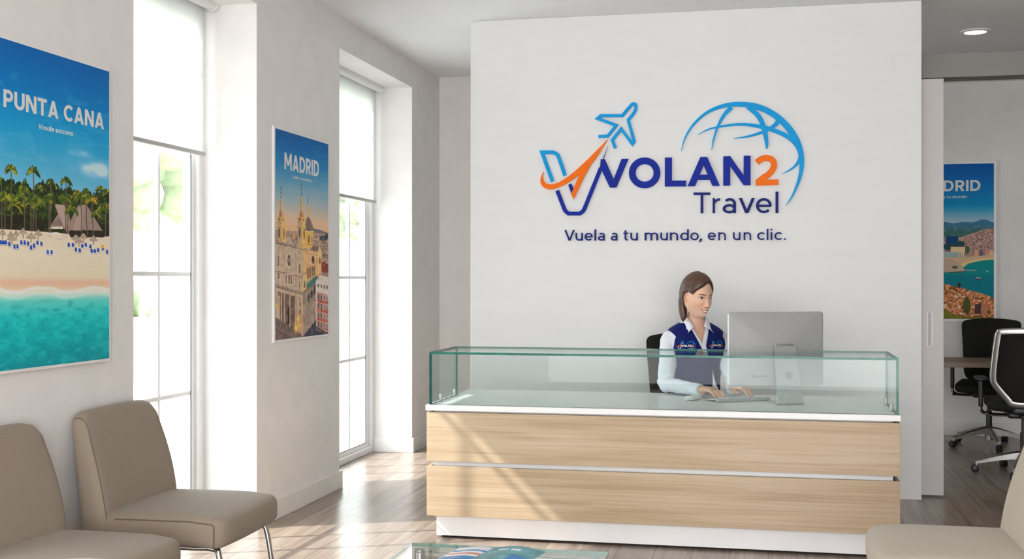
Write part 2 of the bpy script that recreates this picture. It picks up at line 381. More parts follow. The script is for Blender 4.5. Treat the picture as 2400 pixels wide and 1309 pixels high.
def add_glyph(mb, ch, w, ox, oy, sx, sy, f0, f1, shear=0, mi=0):
    g, W = glyph(ch, w)
    tr = lambda p: (ox + p[0] * sx, oy + p[1] * sy)
    F0, F1 = f0, f1
    for gi, (k, pts) in enumerate(g):
        f0, f1 = lifted(F0, F1, gi)
        if k == 'D':
            (x0, y0), (x1, y1) = pts; a = math.hypot(x1 - x0, y1 - y0) / max(.05, abs(y1 - y0)) * w / 2
            poly = [(x0 - a, y0), (x0 + a, y0), (x1 + a, y1), (x1 - a, y1)]
            mb.prism([tr(p) for p in poly], f0, f1, mi)
        else:
            sc = (sx + sy) / 2 if abs(sx - sy) / abs(sy) < .3 else sx
            Lf, Rt = ribbon(pts, w, k == 'C')
            m = len(Lf); vs = []
            for a, b in zip(Lf, Rt): vs += [f0(*tr(a)), f0(*tr(b)), f1(*tr(a)), f1(*tr(b))]
            fs = []
            for i in range(m if k == 'C' else m - 1):
                j = (i + 1) % m; a, b = i * 4, j * 4
                fs += [(a + 2, a + 3, b + 3, b + 2), (a, b, b + 1, a + 1), (a, a + 2, b + 2, b), (a + 1, b + 1, b + 3, a + 3)]
            if k != 'C': fs += [(0, 1, 3, 2), ((m - 1) * 4, (m - 1) * 4 + 2, (m - 1) * 4 + 3, (m - 1) * 4 + 1)]
            mb.add(vs, fs, mi)

# ------------------------------------------------------------------ the room
XL, XF, HC, YP, YB, YO, XR, YF = -2.82, -3.14, 3.17, 8.0, on_x(1030, 400, -2.82).y, 11.4, 3.6, -3.2
W1 = (on_x(313, 500, XL).y, on_x(601.5, 500, XL).y); W2 = (on_x(795.5, 500, XL).y, on_x(965.5, 500, XL).y)
HS = 2.955            # soffit height of the window recesses
def struct(o): return tag(o, kind='structure')
b = MB().box(XF - .12, XR + .1, YF, YO + .1, -.12, 0); struct(b.build('floor', M_floor))
b = MB().box(XF - .12, XR + .1, YF, YO + .1, HC, HC + .15); struct(b.build('ceiling', M_ceil))
W3 = (1.90, 3.43)      # one more opening in the same wall, behind the edge of the frame
b = MB(); ys = [YF, W3[0], W3[1], W1[0], W1[1], W2[0], W2[1], YB]
for a, c in ((0, 1), (2, 3), (4, 5), (6, 7)): b.box(XF - .12, XL, ys[a], ys[c], 0, HC)
for a, c, h in ((1, 2, 2.09), (3, 4, HS), (5, 6, HS)): b.box(XF - .12, XL, ys[a], ys[c], h, HC)
struct(b.build('wall_left', M_wall))
b = MB().box(XF - .12, -1.0, YB, YB + .1, 0, HC); struct(b.build('wall_back', M_wall))
b = MB().box(-1.1, XR, YO, YO + .1, 0, HC).box(-1.1, -1.0, YB + .1, YO, 0, HC); struct(b.build('wall_office', M_wall))
b = MB().box(XR, XR + .1, YF, YO, 0, HC); struct(b.build('wall_right', M_wall_grey))
b = MB().box(XF - .12, -.6, YF, YF + .1, 0, HC).box(2.6, XR, YF, YF + .1, 0, HC).box(-.6, 2.6, YF, YF + .1, 2.6, HC); struct(b.build('wall_front', M_wall))
XE = on_y(2160, 600, YP).x; XW = on_y(1103, 600, YP).x
b = MB().box(XW, XE, YP, YP + .1, 0, HC); struct(b.build('wall_logo', M_logo_wall, bevel=.003))
# baseboards
T, HB = .018, .118
b = MB()
for a, c in ((YF, W3[0]), (W3[1], W1[0] + T), (W1[1] - T, W2[0] + T), (W2[1] - T, YB)): b.box(XL, XL + T, a, c, 0, HB)
for y0, y1 in ((W1[1] - T, W1[1]), (W2[1] - T, W2[1])): b.box(XF + .0, XL, y0, y1, 0, HB)
for y0, y1 in ((W1[0], W1[0] + T), (W2[0], W2[0] + T)): b.box(XF + .0, XL, y0, y1, 0, HB)
struct(b.build('baseboard_left', M_trim, bevel=.003))
struct(MB().box(XL + T, -1.0, YB - T, YB, 0, HB).build('baseboard_back', M_trim, bevel=.003))
struct(MB().box(-1.0, XR, YO - T, YO, 0, HB).build('baseboard_office', M_trim, bevel=.003))
# beam carrying the sliding door, with its rail
YD = 8.125
bz0 = on_y(2212, 182, YD).z; bz1 = on_y(2161, 128, YD).z
struct(MB().box(XE - .05, XR, YD - .01, YD + .06, bz0, bz1).build('trim_1', M_beam, bevel=.002))
struct(MB().box(XE + .02, XR, YD + .047, YD + .058, bz0 - .016, bz0).build('trim_2', M_rail))
# sliding door leaf, partly run in behind the logo wall
xd = on_y(2212, 600, YD).x
door = empty('door_1', (xd - .45, YD + .02, .012), kind='structure')
MB().box(xd - .9, xd, YD, YD + .045, .012, bz0 - .004).build('door_leaf', M_greydoor, door, bevel=.003)
h0, h1 = on_y(2170, 729, YD), on_y(2187, 812, YD)
b = MB(); t = .006
pl = on_y(2171.5, 700, YD).x; pr_ = on_y(2186, 700, YD).x
b.box(pl, pr_, YD - .006, YD + .001, h0.z - .0 - .006, h0.z).box(pl, pr_, YD - .006, YD + .001, h1.z, h1.z + .006)
b.box(pl, pl + .008, YD - .006, YD + .001, h1.z, h0.z).box(pr_ - .008, pr_, YD - .006, YD + .001, h1.z, h0.z)
b.build('pull_handle', M_white, door, bevel=.002)
MB().box(pl + .008, pr_ - .008, YD - .0015, YD + .001, h1.z + .006, h0.z - .006).build('handle_recess', mat('handle_recess_grey', (186, 184, 182), .5, noise=.03), door)

# windows: jambs, sash, dark gasket, glazing bars, pane
def window(idx, y0, y1, sash, bars, zs, HS=HS):
    e = empty('window_%d' % idx, (XF - .04, (y0 + y1) / 2, 0), kind='structure')
    fx0, fx1 = XF - .09, XF + .0; wj = .062
    b = MB().box(fx0, fx1, y0, y0 + wj, 0, HS).box(fx0, fx1, y1 - wj, y1, 0, HS).box(fx0, fx1, y0 + wj, y1 - wj, 0, .05).box(fx0, fx1, y0 + wj, y1 - wj, HS - .06, HS)
    b.build('outer_frame', M_frame, e, bevel=.004)
    b = MB(); s0, s1 = sash; zb, zt = .085, HS - .11
    b.box(fx0 + .01, fx1 - .025, y0 + wj, s0, .05, HS - .06).box(fx0 + .01, fx1 - .025, s1, y1 - wj, .05, HS - .06)
    b.box(fx0 + .01, fx1 - .025, s0, s1, .05, zb).box(fx0 + .01, fx1 - .025, s0, s1, zt, HS - .06)
    b.build('sash', M_frame, e, bevel=.004)
    g = .005; b = MB(); x0, x1 = fx1 - .031, fx1 - .0255
    b.box(x0, x1, s0, s0 + g, zb, zt).box(x0, x1, s1 - g, s1, zb, zt).box(x0, x1, s0, s1, zb, zb + g).box(x0, x1, s0, s1, zt - g, zt)
    b.build('gasket', M_gasket, e)
    for yb in bars: MB().box(fx0 + .03, fx1 - .03, yb - .011, yb + .011, zb + g, zt - g).build('glazing_bar', M_frame, e, bevel=.003)
    for z in zs: MB().box(fx0 + .031, fx1 - .031, s0 + g, s1 - g, z - .012, z + .012).build('glazing_bar', M_frame, e, bevel=.003)
    MB().box(fx0 + .042, fx0 + .046, s0 + g, s1 - g, zb + g, zt - g).build('glass_pane', M_glass, e)
XM = XF - .035
s1 = on_x(445, 641, XM).y; v1 = on_x(371, 800, XM).y; st = s1 - v1
window(1, W1[0], W1[1], (s1 - 3 * st, s1), (v1, v1 - st), (.765, 1.43, 2.09, 2.62))
s2 = on_x(855, 700, XM).y; v2 = on_x(818, 700, XM).y; st2 = s2 - v2
window(2, W2[0], W2[1], (s2 - 4 * st2, s2), (v2, v2 - st2, v2 - 2 * st2), (.775, 1.415, 2.06, 2.60))

window(3, W3[0], W3[1], (W3[0] + .15, W3[1] - .15), (W3[0] + .56, W3[1] - .56), (.765, 1.43), 2.09)
# roller blinds
M_fab = bpy.data.materials.new('blind_fabric'); M_fab.use_nodes = True
N = M_fab.node_tree.nodes; L = M_fab.node_tree.links; N.clear()
dfn = N.new('ShaderNodeBsdfDiffuse'); tl = N.new('ShaderNodeBsdfTranslucent'); tr_ = N.new('ShaderNodeBsdfTransparent')
dfn.inputs[0].default_value = (.88, .88, .88, 1); tl.inputs[0].default_value = (.86, .86, .85, 1)
m1 = N.new('ShaderNodeMixShader'); m1.inputs[0].default_value = .5; m2_ = N.new('ShaderNodeMixShader')
wv = N.new('ShaderNodeTexNoise'); wv.inputs['Scale'].default_value = 300; mm = N.new('ShaderNodeMath'); mm.operation = 'MULTIPLY'; mm.inputs[1].default_value = .16
L.new(wv.outputs[0], mm.inputs[0]); L.new(mm.outputs[0], m2_.inputs[0])
oo = N.new('ShaderNodeOutputMaterial'); L.new(dfn.outputs[0], m1.inputs[1]); L.new(tl.outputs[0], m1.inputs[2])
L.new(m1.outputs[0], m2_.inputs[1]); L.new(tr_.outputs[0], m2_.inputs[2]); L.new(m2_.outputs[0], oo.inputs[0])
def blind(win, pr, pb, label):
    XB = XF + .065; y0 = win[0] + .02; y1 = win[1] - .045
    zr = on_x(*pr, XB).z; zb = on_x(*pb, XB).z
    e = empty('roller_blind', (XB, (y0 + y1) / 2, zr), label, 'blind', 'roller blinds in the window recesses')
    def cyl(ya, yb, r, n=24): return MB().tube([(XB, ya, zr), (XB, yb, zr)], r, n)
    cyl(y0, y1, .036).build('roller_tube', M_plastic, e, True)
    cyl(y1, y1 + .018, .041).build('end_cap', M_plastic, e, True); cyl(y0 - .012, y0, .041).build('end_cap', M_plastic, e, True)
    MB().box(XB - .036, XB - .0352, y0 + .012, y1 - .012, zb, zr).build('blind_fabric', M_fab, e)
    MB().rbox((.022, y1 - y0 - .02, .026), .010, (1, 8, 1), (XB - .0355, (y0 + y1) / 2, zb - .006)).build('bottom_bar', mat('blind_bar_grey', (188, 186, 184), .5, noise=.01), e, True)
    for yy in (y0 - .014, y1 + .016): MB().box(XB - .03, XB + .03, yy, yy + .004, zr - .02, HS - .001).build('bracket', M_plastic, e, bevel=.001)
blind(W1, (515, 20), (495, 359), 'white roller blind half lowered in the nearer tall window, beside the beach poster')
blind(W2, (903, 213), (888, 471), 'white roller blind half lowered in the farther tall window, near the back corner')

# recessed ceiling downlight
r = ray(2286, 73); t = (HC - EYE) / r.z; lx, ly = r.x * t, r.y * t
dl = empty('ceiling_downlight', (lx, ly, HC), 'round recessed white downlight glowing in the ceiling above the office doorway', 'ceiling light')
MB().lathe([(.074, 0), (.108, 0), (.108, -.006), (.098, -.011), (.078, -.011), (.074, -.004)], 40, (lx, ly, HC)).build('trim_ring', M_plastic, dl, True)
MB().lathe([(.0, -.003), (.074, -.003), (.074, -.0065), (.0, -.0065)], 40, (lx, ly, HC)).build('diffuser', mat('lamp_diffuser', (255, 252, 246), .5, emit=3.0), dl, True)

# ------------------------------------------------------------------ the reception counter
YD0 = 6.225
dx0, dx1 = on_y(1000, 1000, YD0).x, on_y(2110, 1000, YD0).x
desk = empty('reception_counter', ((dx0 + dx1) / 2, 6.7, 0), 'long reception counter with two light oak front panels and a white worktop', 'reception desk')
zt0, zt1 = .697, .727
MB().box(dx0 - .004, dx1 + .003, YD0 - .008, 7.16, zt0, zt1).build('worktop', M_white, desk, bevel=.002)
pz = [(.131, .398), (.424, .688)]
for z0, z1 in pz:
    b = MB().box(dx0, dx1, YD0, YD0 + .022, z0, z1).box(dx0, dx0 + .018, YD0 + .022, 7.12, z0, z1).box(dx1 - .018, dx1, YD0 + .022, 7.12, z0, z1)
    b.build('oak_panel', M_oak, desk, bevel=.0015)
b = MB().box(dx0 + .03, dx1 - .03, YD0 + .045, YD0 + .07, .12, zt0).box(dx0 + .03, dx0 + .05, YD0 + .07, 7.08, .12, zt0).box(dx1 - .05, dx1 - .03, YD0 + .07, 7.08, .12, zt0)
b.build('white_carcass', M_white, desk)
b = MB().box(dx0 + .035, dx1 - .035, YD0 + .07, YD0 + .09, .014, .131).box(dx0 + .035, dx0 + .055, YD0 + .09, 7.06, .014, .131).box(dx1 - .055, dx1 - .035, YD0 + .09, 7.06, .014, .131)
b.build('plinth', M_white, desk)
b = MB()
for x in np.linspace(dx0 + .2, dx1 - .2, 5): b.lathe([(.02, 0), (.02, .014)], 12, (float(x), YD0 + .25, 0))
b.box(dx0 + .06, dx1 - .06, YD0 + .095, 6.6, .0, .0139)  # dark block filling in the shade under the plinth
b.build('feet_and_toe_shade', mat('dark_feet_shade', (30, 26, 24), .8, noise=.1), desk)

# glass screen standing on the counter
gx0, gx1 = dx0 + .010, dx1 - .006; gy0, gy1 = 6.24, 6.80; gz1 = 1.010; gt = .012
gs = empty('glass_counter_screen', ((gx0 + gx1) / 2, 6.6, zt1), 'clear green-edged glass screen box standing along the white counter top', 'glass screen')
def pane(name, x0, x1, y0, y1, z0, z1, thin):
    b = MB(); b.box(x0, x1, y0, y1, z0, z1)
    faces = {'x': (4, 5), 'y': (2, 3), 'z': (0, 1)}[thin]     # the two big faces stay clear
    b.m = [0 if i in faces else 1 for i in range(6)]
    return b.build(name, [M_dglass, M_edge], gs)
pane('front_pane', gx0, gx1, gy0, gy0 + gt, zt1, gz1 - gt, 'y')
pane('side_pane', gx0, gx0 + gt, gy0 + gt, gy1, zt1, gz1 - gt, 'x')
pane('side_pane', gx1 - gt, gx1, gy0 + gt, gy1, zt1, gz1 - gt, 'x')
pane('top_pane', gx0, gx1, gy0, gy1, gz1 - gt, gz1, 'z')
for x in (gx0 + gt, gx1 - gt):
    sgn = 1 if x < 0 else -1
    for y in (6.40, 6.70):
        b = MB().rbox((.016, .020, .042), .005, (2, 2, 2), (x + sgn * .0085, y, zt1 + .021)); b.build('steel_clip', M_alu, gs, True)

# ------------------------------------------------------------------ sign on the logo wall (drawn in the plane of the wall)
def Wz(zx, zy): return on_y(1230 + zx / 3.3557, 210 + zy / 3.3557, YP)
def fb(x, y): p = Wz(x, y); return (p.x, YP - .004, p.z)
def ff(x, y): p = Wz(x, y); return (p.x, YP - .017, p.z)
sign = empty('wall_logo_sign', tuple(Wz(1150, 560)), 'large raised blue and orange company logo with airplane, globe and lettering on the white wall', 'sign')
LIFT = [0]
def srib(name, m, *rs, closed=False):
    LIFT[0] += 3
    b = MB()
    for i, (pts, wd) in enumerate(rs): add_ribbon(b, pts, wd, *lifted(fb, ff, LIFT[0] + i), closed)
    return b.build(name, m, sign)
def spoly(name, m, *polys):
    LIFT[0] += 3
    b = MB()
    for i, p in enumerate(polys): b.prism(p, *lifted(fb, ff, LIFT[0] + i))
    return b.build(name, m, sign)
def sm(pts, n=7): return smooth_path(pts, n)
pl_ = [(582, 370), (655, 366), (722, 282), (574, 228), (600, 206), (769, 206)] + sm([(769, 206), (835, 128), (858, 113), (874, 122), (872, 160), (850, 198), (815, 240)], 5)[1:] + [(862, 408), (848, 428), (760, 310), (690, 398), (714, 462)]
srib('airplane_outline', M_lb, (pl_, 24))
srib('tail_outline', M_lb, ([(221, 722), (138, 494), (225, 494)] + sm([(225, 494), (256, 510), (272, 540), (319, 676)], 6)[1:], 29))
# swoosh: outer and inner edge joined point by point
so_ = sm([(150, 645), (128, 700), (133, 745), (165, 776), (215, 784), (270, 768), (350, 728), (455, 650), (548, 560), (655, 395)], 6)
si_ = sm([(151, 645), (146, 690), (160, 728), (195, 745), (235, 742), (280, 724), (350, 680), (440, 604), (520, 528), (654, 393)], 6)
b = MB(); n = len(so_); vs = []
for a, c in zip(so_, si_): vs += [fb(*a), fb(*c), ff(*a), ff(*c)]
fs = []
for i in range(n - 1):
    a, c = i * 4, i * 4 + 4; fs += [(a + 2, a + 3, c + 3, c + 2), (a, c, c + 1, a + 1), (a, a + 2, c + 2, c), (a + 1, c + 1, c + 3, a + 3)]
b.add(vs, fs); b.prism([(450, 628), (368, 822), (388, 862), (468, 690), (520, 596), (600, 478), (500, 560)], *lifted(fb, ff, 2))
b.v = [(x, y - .0045, z) for x, y, z in b.v]; b.build('swoosh', M_or, sign)
srib('tail_base_outline', M_nb, ([(258, 794), (312, 935), (322, 955), (345, 974), (435, 974), (458, 958), (472, 935), (600, 618)], 30))
spoly('tail_tip', M_nb, [(586, 628), (655, 446), (622, 545), (612, 640)]); spoly('inner_tail_tip', M_nb, [(345, 750), (368, 738), (392, 790), (374, 828)])
spoly('letter', M_nb, [(600, 548), (632, 548), (703, 708), (722, 770), (672, 770), (596, 610)], [(672, 770), (703, 700), (764, 546), (818, 545), (722, 770)])
for i in range(1):
    b = MB(); add_ribbon(b, [(944 + 97 * math.cos(a), 655 + 95 * math.sin(a)) for a in np.linspace(0, 2 * math.pi, 49)[:-1]], 52, fb, ff, True); b.build('letter', M_nb, sign)
spoly('letter', M_nb, [(1103, 535), (1158, 535), (1158, 762), (1103, 762)], [(1158, 716), (1270, 716), (1270, 762), (1158, 762)])
spoly('letter', M_nb, [(1282, 760), (1382, 531), (1410, 590), (1340, 760)], [(1382, 531), (1436, 531), (1535, 757), (1477, 757), (1405, 588)], [(1368, 670), (1450, 669), (1462, 709), (1352, 710)])
spoly('letter', M_nb, [(1562, 527), (1616, 525), (1616, 755), (1562, 755)], [(1722, 521), (1776, 521), (1776, 752), (1722, 752)], [(1562, 527), (1616, 525), (1776, 752), (1722, 752)])
b = MB(); add_ribbon(b, sm([(1826, 573), (1858, 548), (1900, 538), (1945, 553), (1960, 592), (1948, 630), (1915, 668), (1850, 728)], 6), 47, fb, ff)
b.prism([(1815, 712), (1995, 706), (1995, 750), (1815, 755)], *lifted(fb, ff, 1)); b.prism([(1815, 712), (1880, 660), (1925, 670), (1850, 745)], *lifted(fb, ff, 2)); b.build('letter', M_or, sign)
gl = [([(1230, 485), (1262, 380), (1330, 272), (1440, 178), (1570, 128), (1700, 117), (1840, 140), (1970, 205), (2080, 310), (2150, 430), (2178, 560), (2165, 680), (2130, 780), (2095, 850), (2051, 912)],
       [1, 10, 16, 22, 30, 38, 44, 47, 50, 46, 38, 28, 18, 12, 1]),
      ([(1470, 476), (1485, 395), (1515, 300), (1565, 205), (1625, 140)], [2, 11, 17, 26, 34]),
      ([(1755, 135), (1830, 200), (1870, 270), (1892, 350), (1903, 425), (1903, 467)], [36, 38, 38, 36, 26, 8]),
      ([(1360, 356), (1450, 312), (1560, 288), (1700, 274), (1830, 288), (1950, 318), (2070, 372), (2140, 440), (2172, 520)], [1, 10, 15, 21, 27, 32, 34, 34, 26]),
      ([(1643, 385), (1750, 370), (1840, 345), (1920, 312), (1985, 262), (1988, 215)], [2, 14, 20, 26, 34, 40]),
      ([(2020, 663), (2090, 628), (2140, 585), (2168, 530)], [1, 12, 20, 26])]
b = MB()
for gi, (pts, ws) in enumerate(gl):
    q = sm([(p[0], p[1], wd) for p, wd in zip(pts, ws)], 7); add_ribbon(b, [(p[0], p[1]) for p in q], [max(1, p[2]) for p in q], *lifted(fb, ff, gi))
b.build('globe_outline', M_lb, sign)
def word(text, xs, base, cap, w, m, parent, f0, f1, sxs=None, name='letter', flip=-1):
    for i, ch in enumerate([c for c in text if c != ' ']):
        g, W = glyph(ch, w); x0, x1 = xs[i]; b = MB()
        add_glyph(b, ch, w, x0, base[i] if isinstance(base, list) else base, (x1 - x0) / W, flip * cap, f0, f1); b.build(name, m, parent)
word('Travel', [(1328, 1460), (1478, 1540), (1557, 1665), (1683, 1810), (1818, 1942), (1972, 1994)], 971, 162, .115, M_tb, sign, fb, ff)
slog = empty('wall_slogan', tuple(Wz(1180, 1140)), 'dark blue raised one-line slogan under the company logo on the white wall', 'sign')
def fit_word(text, x0, x1, w, gap=.13, space=.34):
    lay, tot = text_layout(text, w, gap, space); k = (x1 - x0) / tot
    return [(x0 + x * k, x0 + (x + glyph(c, w)[1]) * k) for c, x in lay]
sx = [(314, 394), (401, 458), (473, 536), (550, 563), (578, 632), (678, 732), (776, 816), (832, 890), (944, 1050), (1068, 1126), (1143, 1206), (1224, 1290), (1304, 1368), (1376, 1394), (1440, 1503), (1523, 1581), (1638, 1696), (1722, 1780), (1828, 1888), (1903, 1916), (1934, 1947), (1963, 2023), (2036, 2053)]
word('Vuela a tu mundo, en un clic.', sx, [1187 - 6 * (x[0] - 314) / 1740 for x in sx], 84, .125, M_tb, slog, fb, ff)

# ------------------------------------------------------------------ posters: a numpy painter fills a fine grid of vertex colours (the printed picture)
def vnoise(x, y, seed=0):
    xi = np.floor(x).astype(np.int64); yi = np.floor(y).astype(np.int64); fx = x - xi; fy = y - yi
    fx = fx * fx * (3 - 2 * fx); fy = fy * fy * (3 - 2 * fy)
    def h(a, b):
        n = (a * 374761393 + b * 668265263 + seed * 982451653) & 0xffffffff; n = ((n ^ (n >> 13)) * 1274126177) & 0xffffffff
        return ((n ^ (n >> 16)) & 0xffff) / 65535.
    return (h(xi, yi) * (1 - fx) + h(xi + 1, yi) * fx) * (1 - fy) + (h(xi, yi + 1) * (1 - fx) + h(xi + 1, yi + 1) * fx) * fy
def fbm(x, y, seed=0, o=4):
    s = 0; a = .5
    for i in range(o): s = s + a * vnoise(x, y, seed + i); x = x * 2.03; y = y * 2.03; a *= .5
    return s
class Art:
    """X, Y: photo-pixel coordinates of each print vertex, so shapes are measured off the print itself"""
    def __init__(s, X, Y): s.X, s.Y = X, Y; s.C = np.zeros(X.shape + (3,)); s.C[:] = 128
    def grad(s, stops):
        ys = [a[0] for a in stops]
        for k in range(3): s.C[..., k] = np.interp(s.Y, ys, [a[1][k] for a in stops])
    def mix(s, m, col):
        m = np.clip(m, 0, 1)[..., None]; s.C = s.C * (1 - m) + np.array(col, float) * m
    def poly(s, pts, col, a=1, var=0):
        X, Y = s.X, s.Y; xs = [p[0] for p in pts]; ys = [p[1] for p in pts]
        bb = (X >= min(xs) - 1) & (X <= max(xs) + 1) & (Y >= min(ys) - 1) & (Y <= max(ys) + 1); x, y = X[bb], Y[bb]
        ins = np.zeros(x.shape, bool); n = len(pts)
        for i in range(n):
            (x0, y0), (x1, y1) = pts[i], pts[(i + 1) % n]
            if y0 == y1: continue
            ins ^= ((y0 > y) != (y1 > y)) & (x < (x1 - x0) * (y - y0) / (y1 - y0) + x0)
        c = np.array(col, float)[None] * np.ones((ins.sum(), 1))
        if var: c *= (1 + var * (fbm(x[ins] * .5, y[ins] * .5, 5) - .5))[:, None]
        v = s.C[bb]; v[ins] = v[ins] * (1 - a) + c * a; s.C[bb] = v
    def rect(s, x0, y0, x1, y1, col, a=1): s.poly([(x0, y0), (x1, y0), (x1, y1), (x0, y1)], col, a)
    def ell(s, cx, cy, rx, ry, col, a=1):
        bb = (abs(s.X - cx) < rx) & (abs(s.Y - cy) < ry) & (((s.X - cx) / rx) ** 2 + ((s.Y - cy) / ry) ** 2 < 1)
        s.C[bb] = s.C[bb] * (1 - a) + np.array(col, float) * a
    def line(s, pts, w, col, a=1):
        for (x0, y0), (x1, y1) in zip(pts[:-1], pts[1:]):
            m = w + 1; bb = (s.X > min(x0, x1) - m) & (s.X < max(x0, x1) + m) & (s.Y > min(y0, y1) - m) & (s.Y < max(y0, y1) + m)
            x, y = s.X[bb], s.Y[bb]; L2 = (x1 - x0) ** 2 + (y1 - y0) ** 2 + 1e-9
            t = np.clip(((x - x0) * (x1 - x0) + (y - y0) * (y1 - y0)) / L2, 0, 1)
            d = np.hypot(x - x0 - t * (x1 - x0), y - y0 - t * (y1 - y0)); k = (np.clip(w / 2 - d + .5, 0, 1) * a)[:, None]
            s.C[bb] = s.C[bb] * (1 - k) + np.array(col, float) * k
def poster(label, P, nu, nv, paint, frame_poly, thick, out, title, group=None, grow=.012, light_gain=1.5):
    """P(s,t)->3-D point on the print (s across 0..1, t down 0..1); out = unit vector off the wall"""
    out = Vector(out); mid = Vector(P(.5, .5))
    e = empty('wall_poster', tuple(mid), label, 'poster', group)
    a, bq, c, d = [Vector(P(*q)) for q in ((0, 0), (1, 0), (1, 1), (0, 1))]
    ux = (bq - a).normalized(); uz = Vector((0, 0, 1)); b = MB()
    corners = [a + (-ux + uz) * grow, bq + (ux + uz) * grow, c + (ux - uz) * grow, d + (-ux - uz) * grow]
    vs = [p - out * thick * .98 for p in corners] + [p - out * .0012 for p in corners]
    b.add(vs, [(3, 2, 1, 0), (4, 5, 6, 7), (0, 1, 5, 4), (1, 2, 6, 5), (2, 3, 7, 6), (3, 0, 4, 7)])
    b.build('backing_board', M_white, e, bevel=.0008)
    S, T = np.meshgrid(np.linspace(0, 1, nu), np.linspace(0, 1, nv))
    pts = a.to_tuple(), bq.to_tuple(), d.to_tuple()
    A, B, D_ = [np.array(q) for q in pts]; V = A + S[..., None] * (B - A) + T[..., None] * (D_ - A)
    Dp = -_s * V[..., 0] + _c * V[..., 1]; Rp = _c * V[..., 0] + _s * V[..., 1]
    art = Art(1200 + FPX * Rp / Dp, 654.5 - FPX * (V[..., 2] - EYE) / Dp); paint(art)
    C = np.clip(art.C, 0, 255) / 255; C = np.where(C <= .04045, C / 12.92, ((C + .055) / 1.055) ** 2.4); C = np.clip(C * light_gain, 0, .92)      # ink brightens the colours to make up for dim wall light
    me = bpy.data.meshes.new('printed_picture'); nvt = nu * nv; me.vertices.add(nvt)
    me.vertices.foreach_set('co', (V - np.array(mid)).reshape(-1).astype(np.float32))
    i = np.arange(nu - 1)[None, :] + nu * np.arange(nv - 1)[:, None]; q = np.stack([i, i + nu, i + nu + 1, i + 1], -1).reshape(-1, 4)
    me.loops.add(q.size); me.loops.foreach_set('vertex_index', q.reshape(-1).astype(np.int32)); me.polygons.add(len(q))
    me.polygons.foreach_set('loop_start', (np.arange(len(q)) * 4).astype(np.int32)); me.polygons.foreach_set('loop_total', np.full(len(q), 4, np.int32))
    me.update(); at = me.color_attributes.new('Col', 'FLOAT_COLOR', 'POINT')
    at.data.foreach_set('color', np.concatenate([C.reshape(-1, 3), np.ones((nvt, 1))], 1).reshape(-1).astype(np.float32))
    me.materials.append(M_print); o = bpy.data.objects.new('printed_picture', me); COL.objects.link(o); o.parent = e
    for nm, text, s0, s1, tb, cap, wgt, gap in title:
        lay, tot = text_layout(text, wgt, gap, .36); b = MB(); W = (bq - a).length; Hh = (a - d).length
        k = (s1 - s0) / tot
        f0 = lambda x, y: tuple(a + ux * (x * W) - uz * (y * Hh) + out * .0004); f1 = lambda x, y: tuple(a + ux * (x * W) - uz * (y * Hh) + out * .0012)
        for ch, x in lay:
            if nm.startswith('title'): b = MB()
            add_glyph(b, ch, wgt, s0 + x * k, tb, k, -cap, f0, f1)
            if nm.startswith('title'): b.build('title_letter', M_letter, e)
        if not nm.startswith('title'): b.build(nm, M_letter, e)
    return e

def palm(A, cx, cy, r, base, seed, tall=True, dark=(24, 44, 22), mid=(66, 88, 28), lite=(150, 150, 50)):
    g = np.random.default_rng(seed)
    if base: A.line([(cx, cy), (cx + g.uniform(-2, 2), (cy + base) / 2), (cx + g.uniform(-2, 2), base)], 2.4, (92, 78, 62))
    for k in range(46):
        an = R(-200 + 220 * (k % 23) / 22 + g.uniform(-9, 9)); L_ = r * g.uniform(.55, 1.1); col = [dark, dark, mid, lite][g.integers(0, 4)]
        x1, y1 = cx + math.cos(an) * L_ * .55, cy + math.sin(an) * L_ * .6; x2, y2 = cx + math.cos(an) * L_ * .8, cy + math.sin(an) * L_ * .6 + L_ * .42
        A.line([(cx, cy), (x1, y1), (x2, y2)], 1.9 if r > 16 else 1.6, col, .85); A.line([(x1, y1), (x1 + (x2 - x1) * .3, y1 + L_ * .30)], 1.2, col, .6)
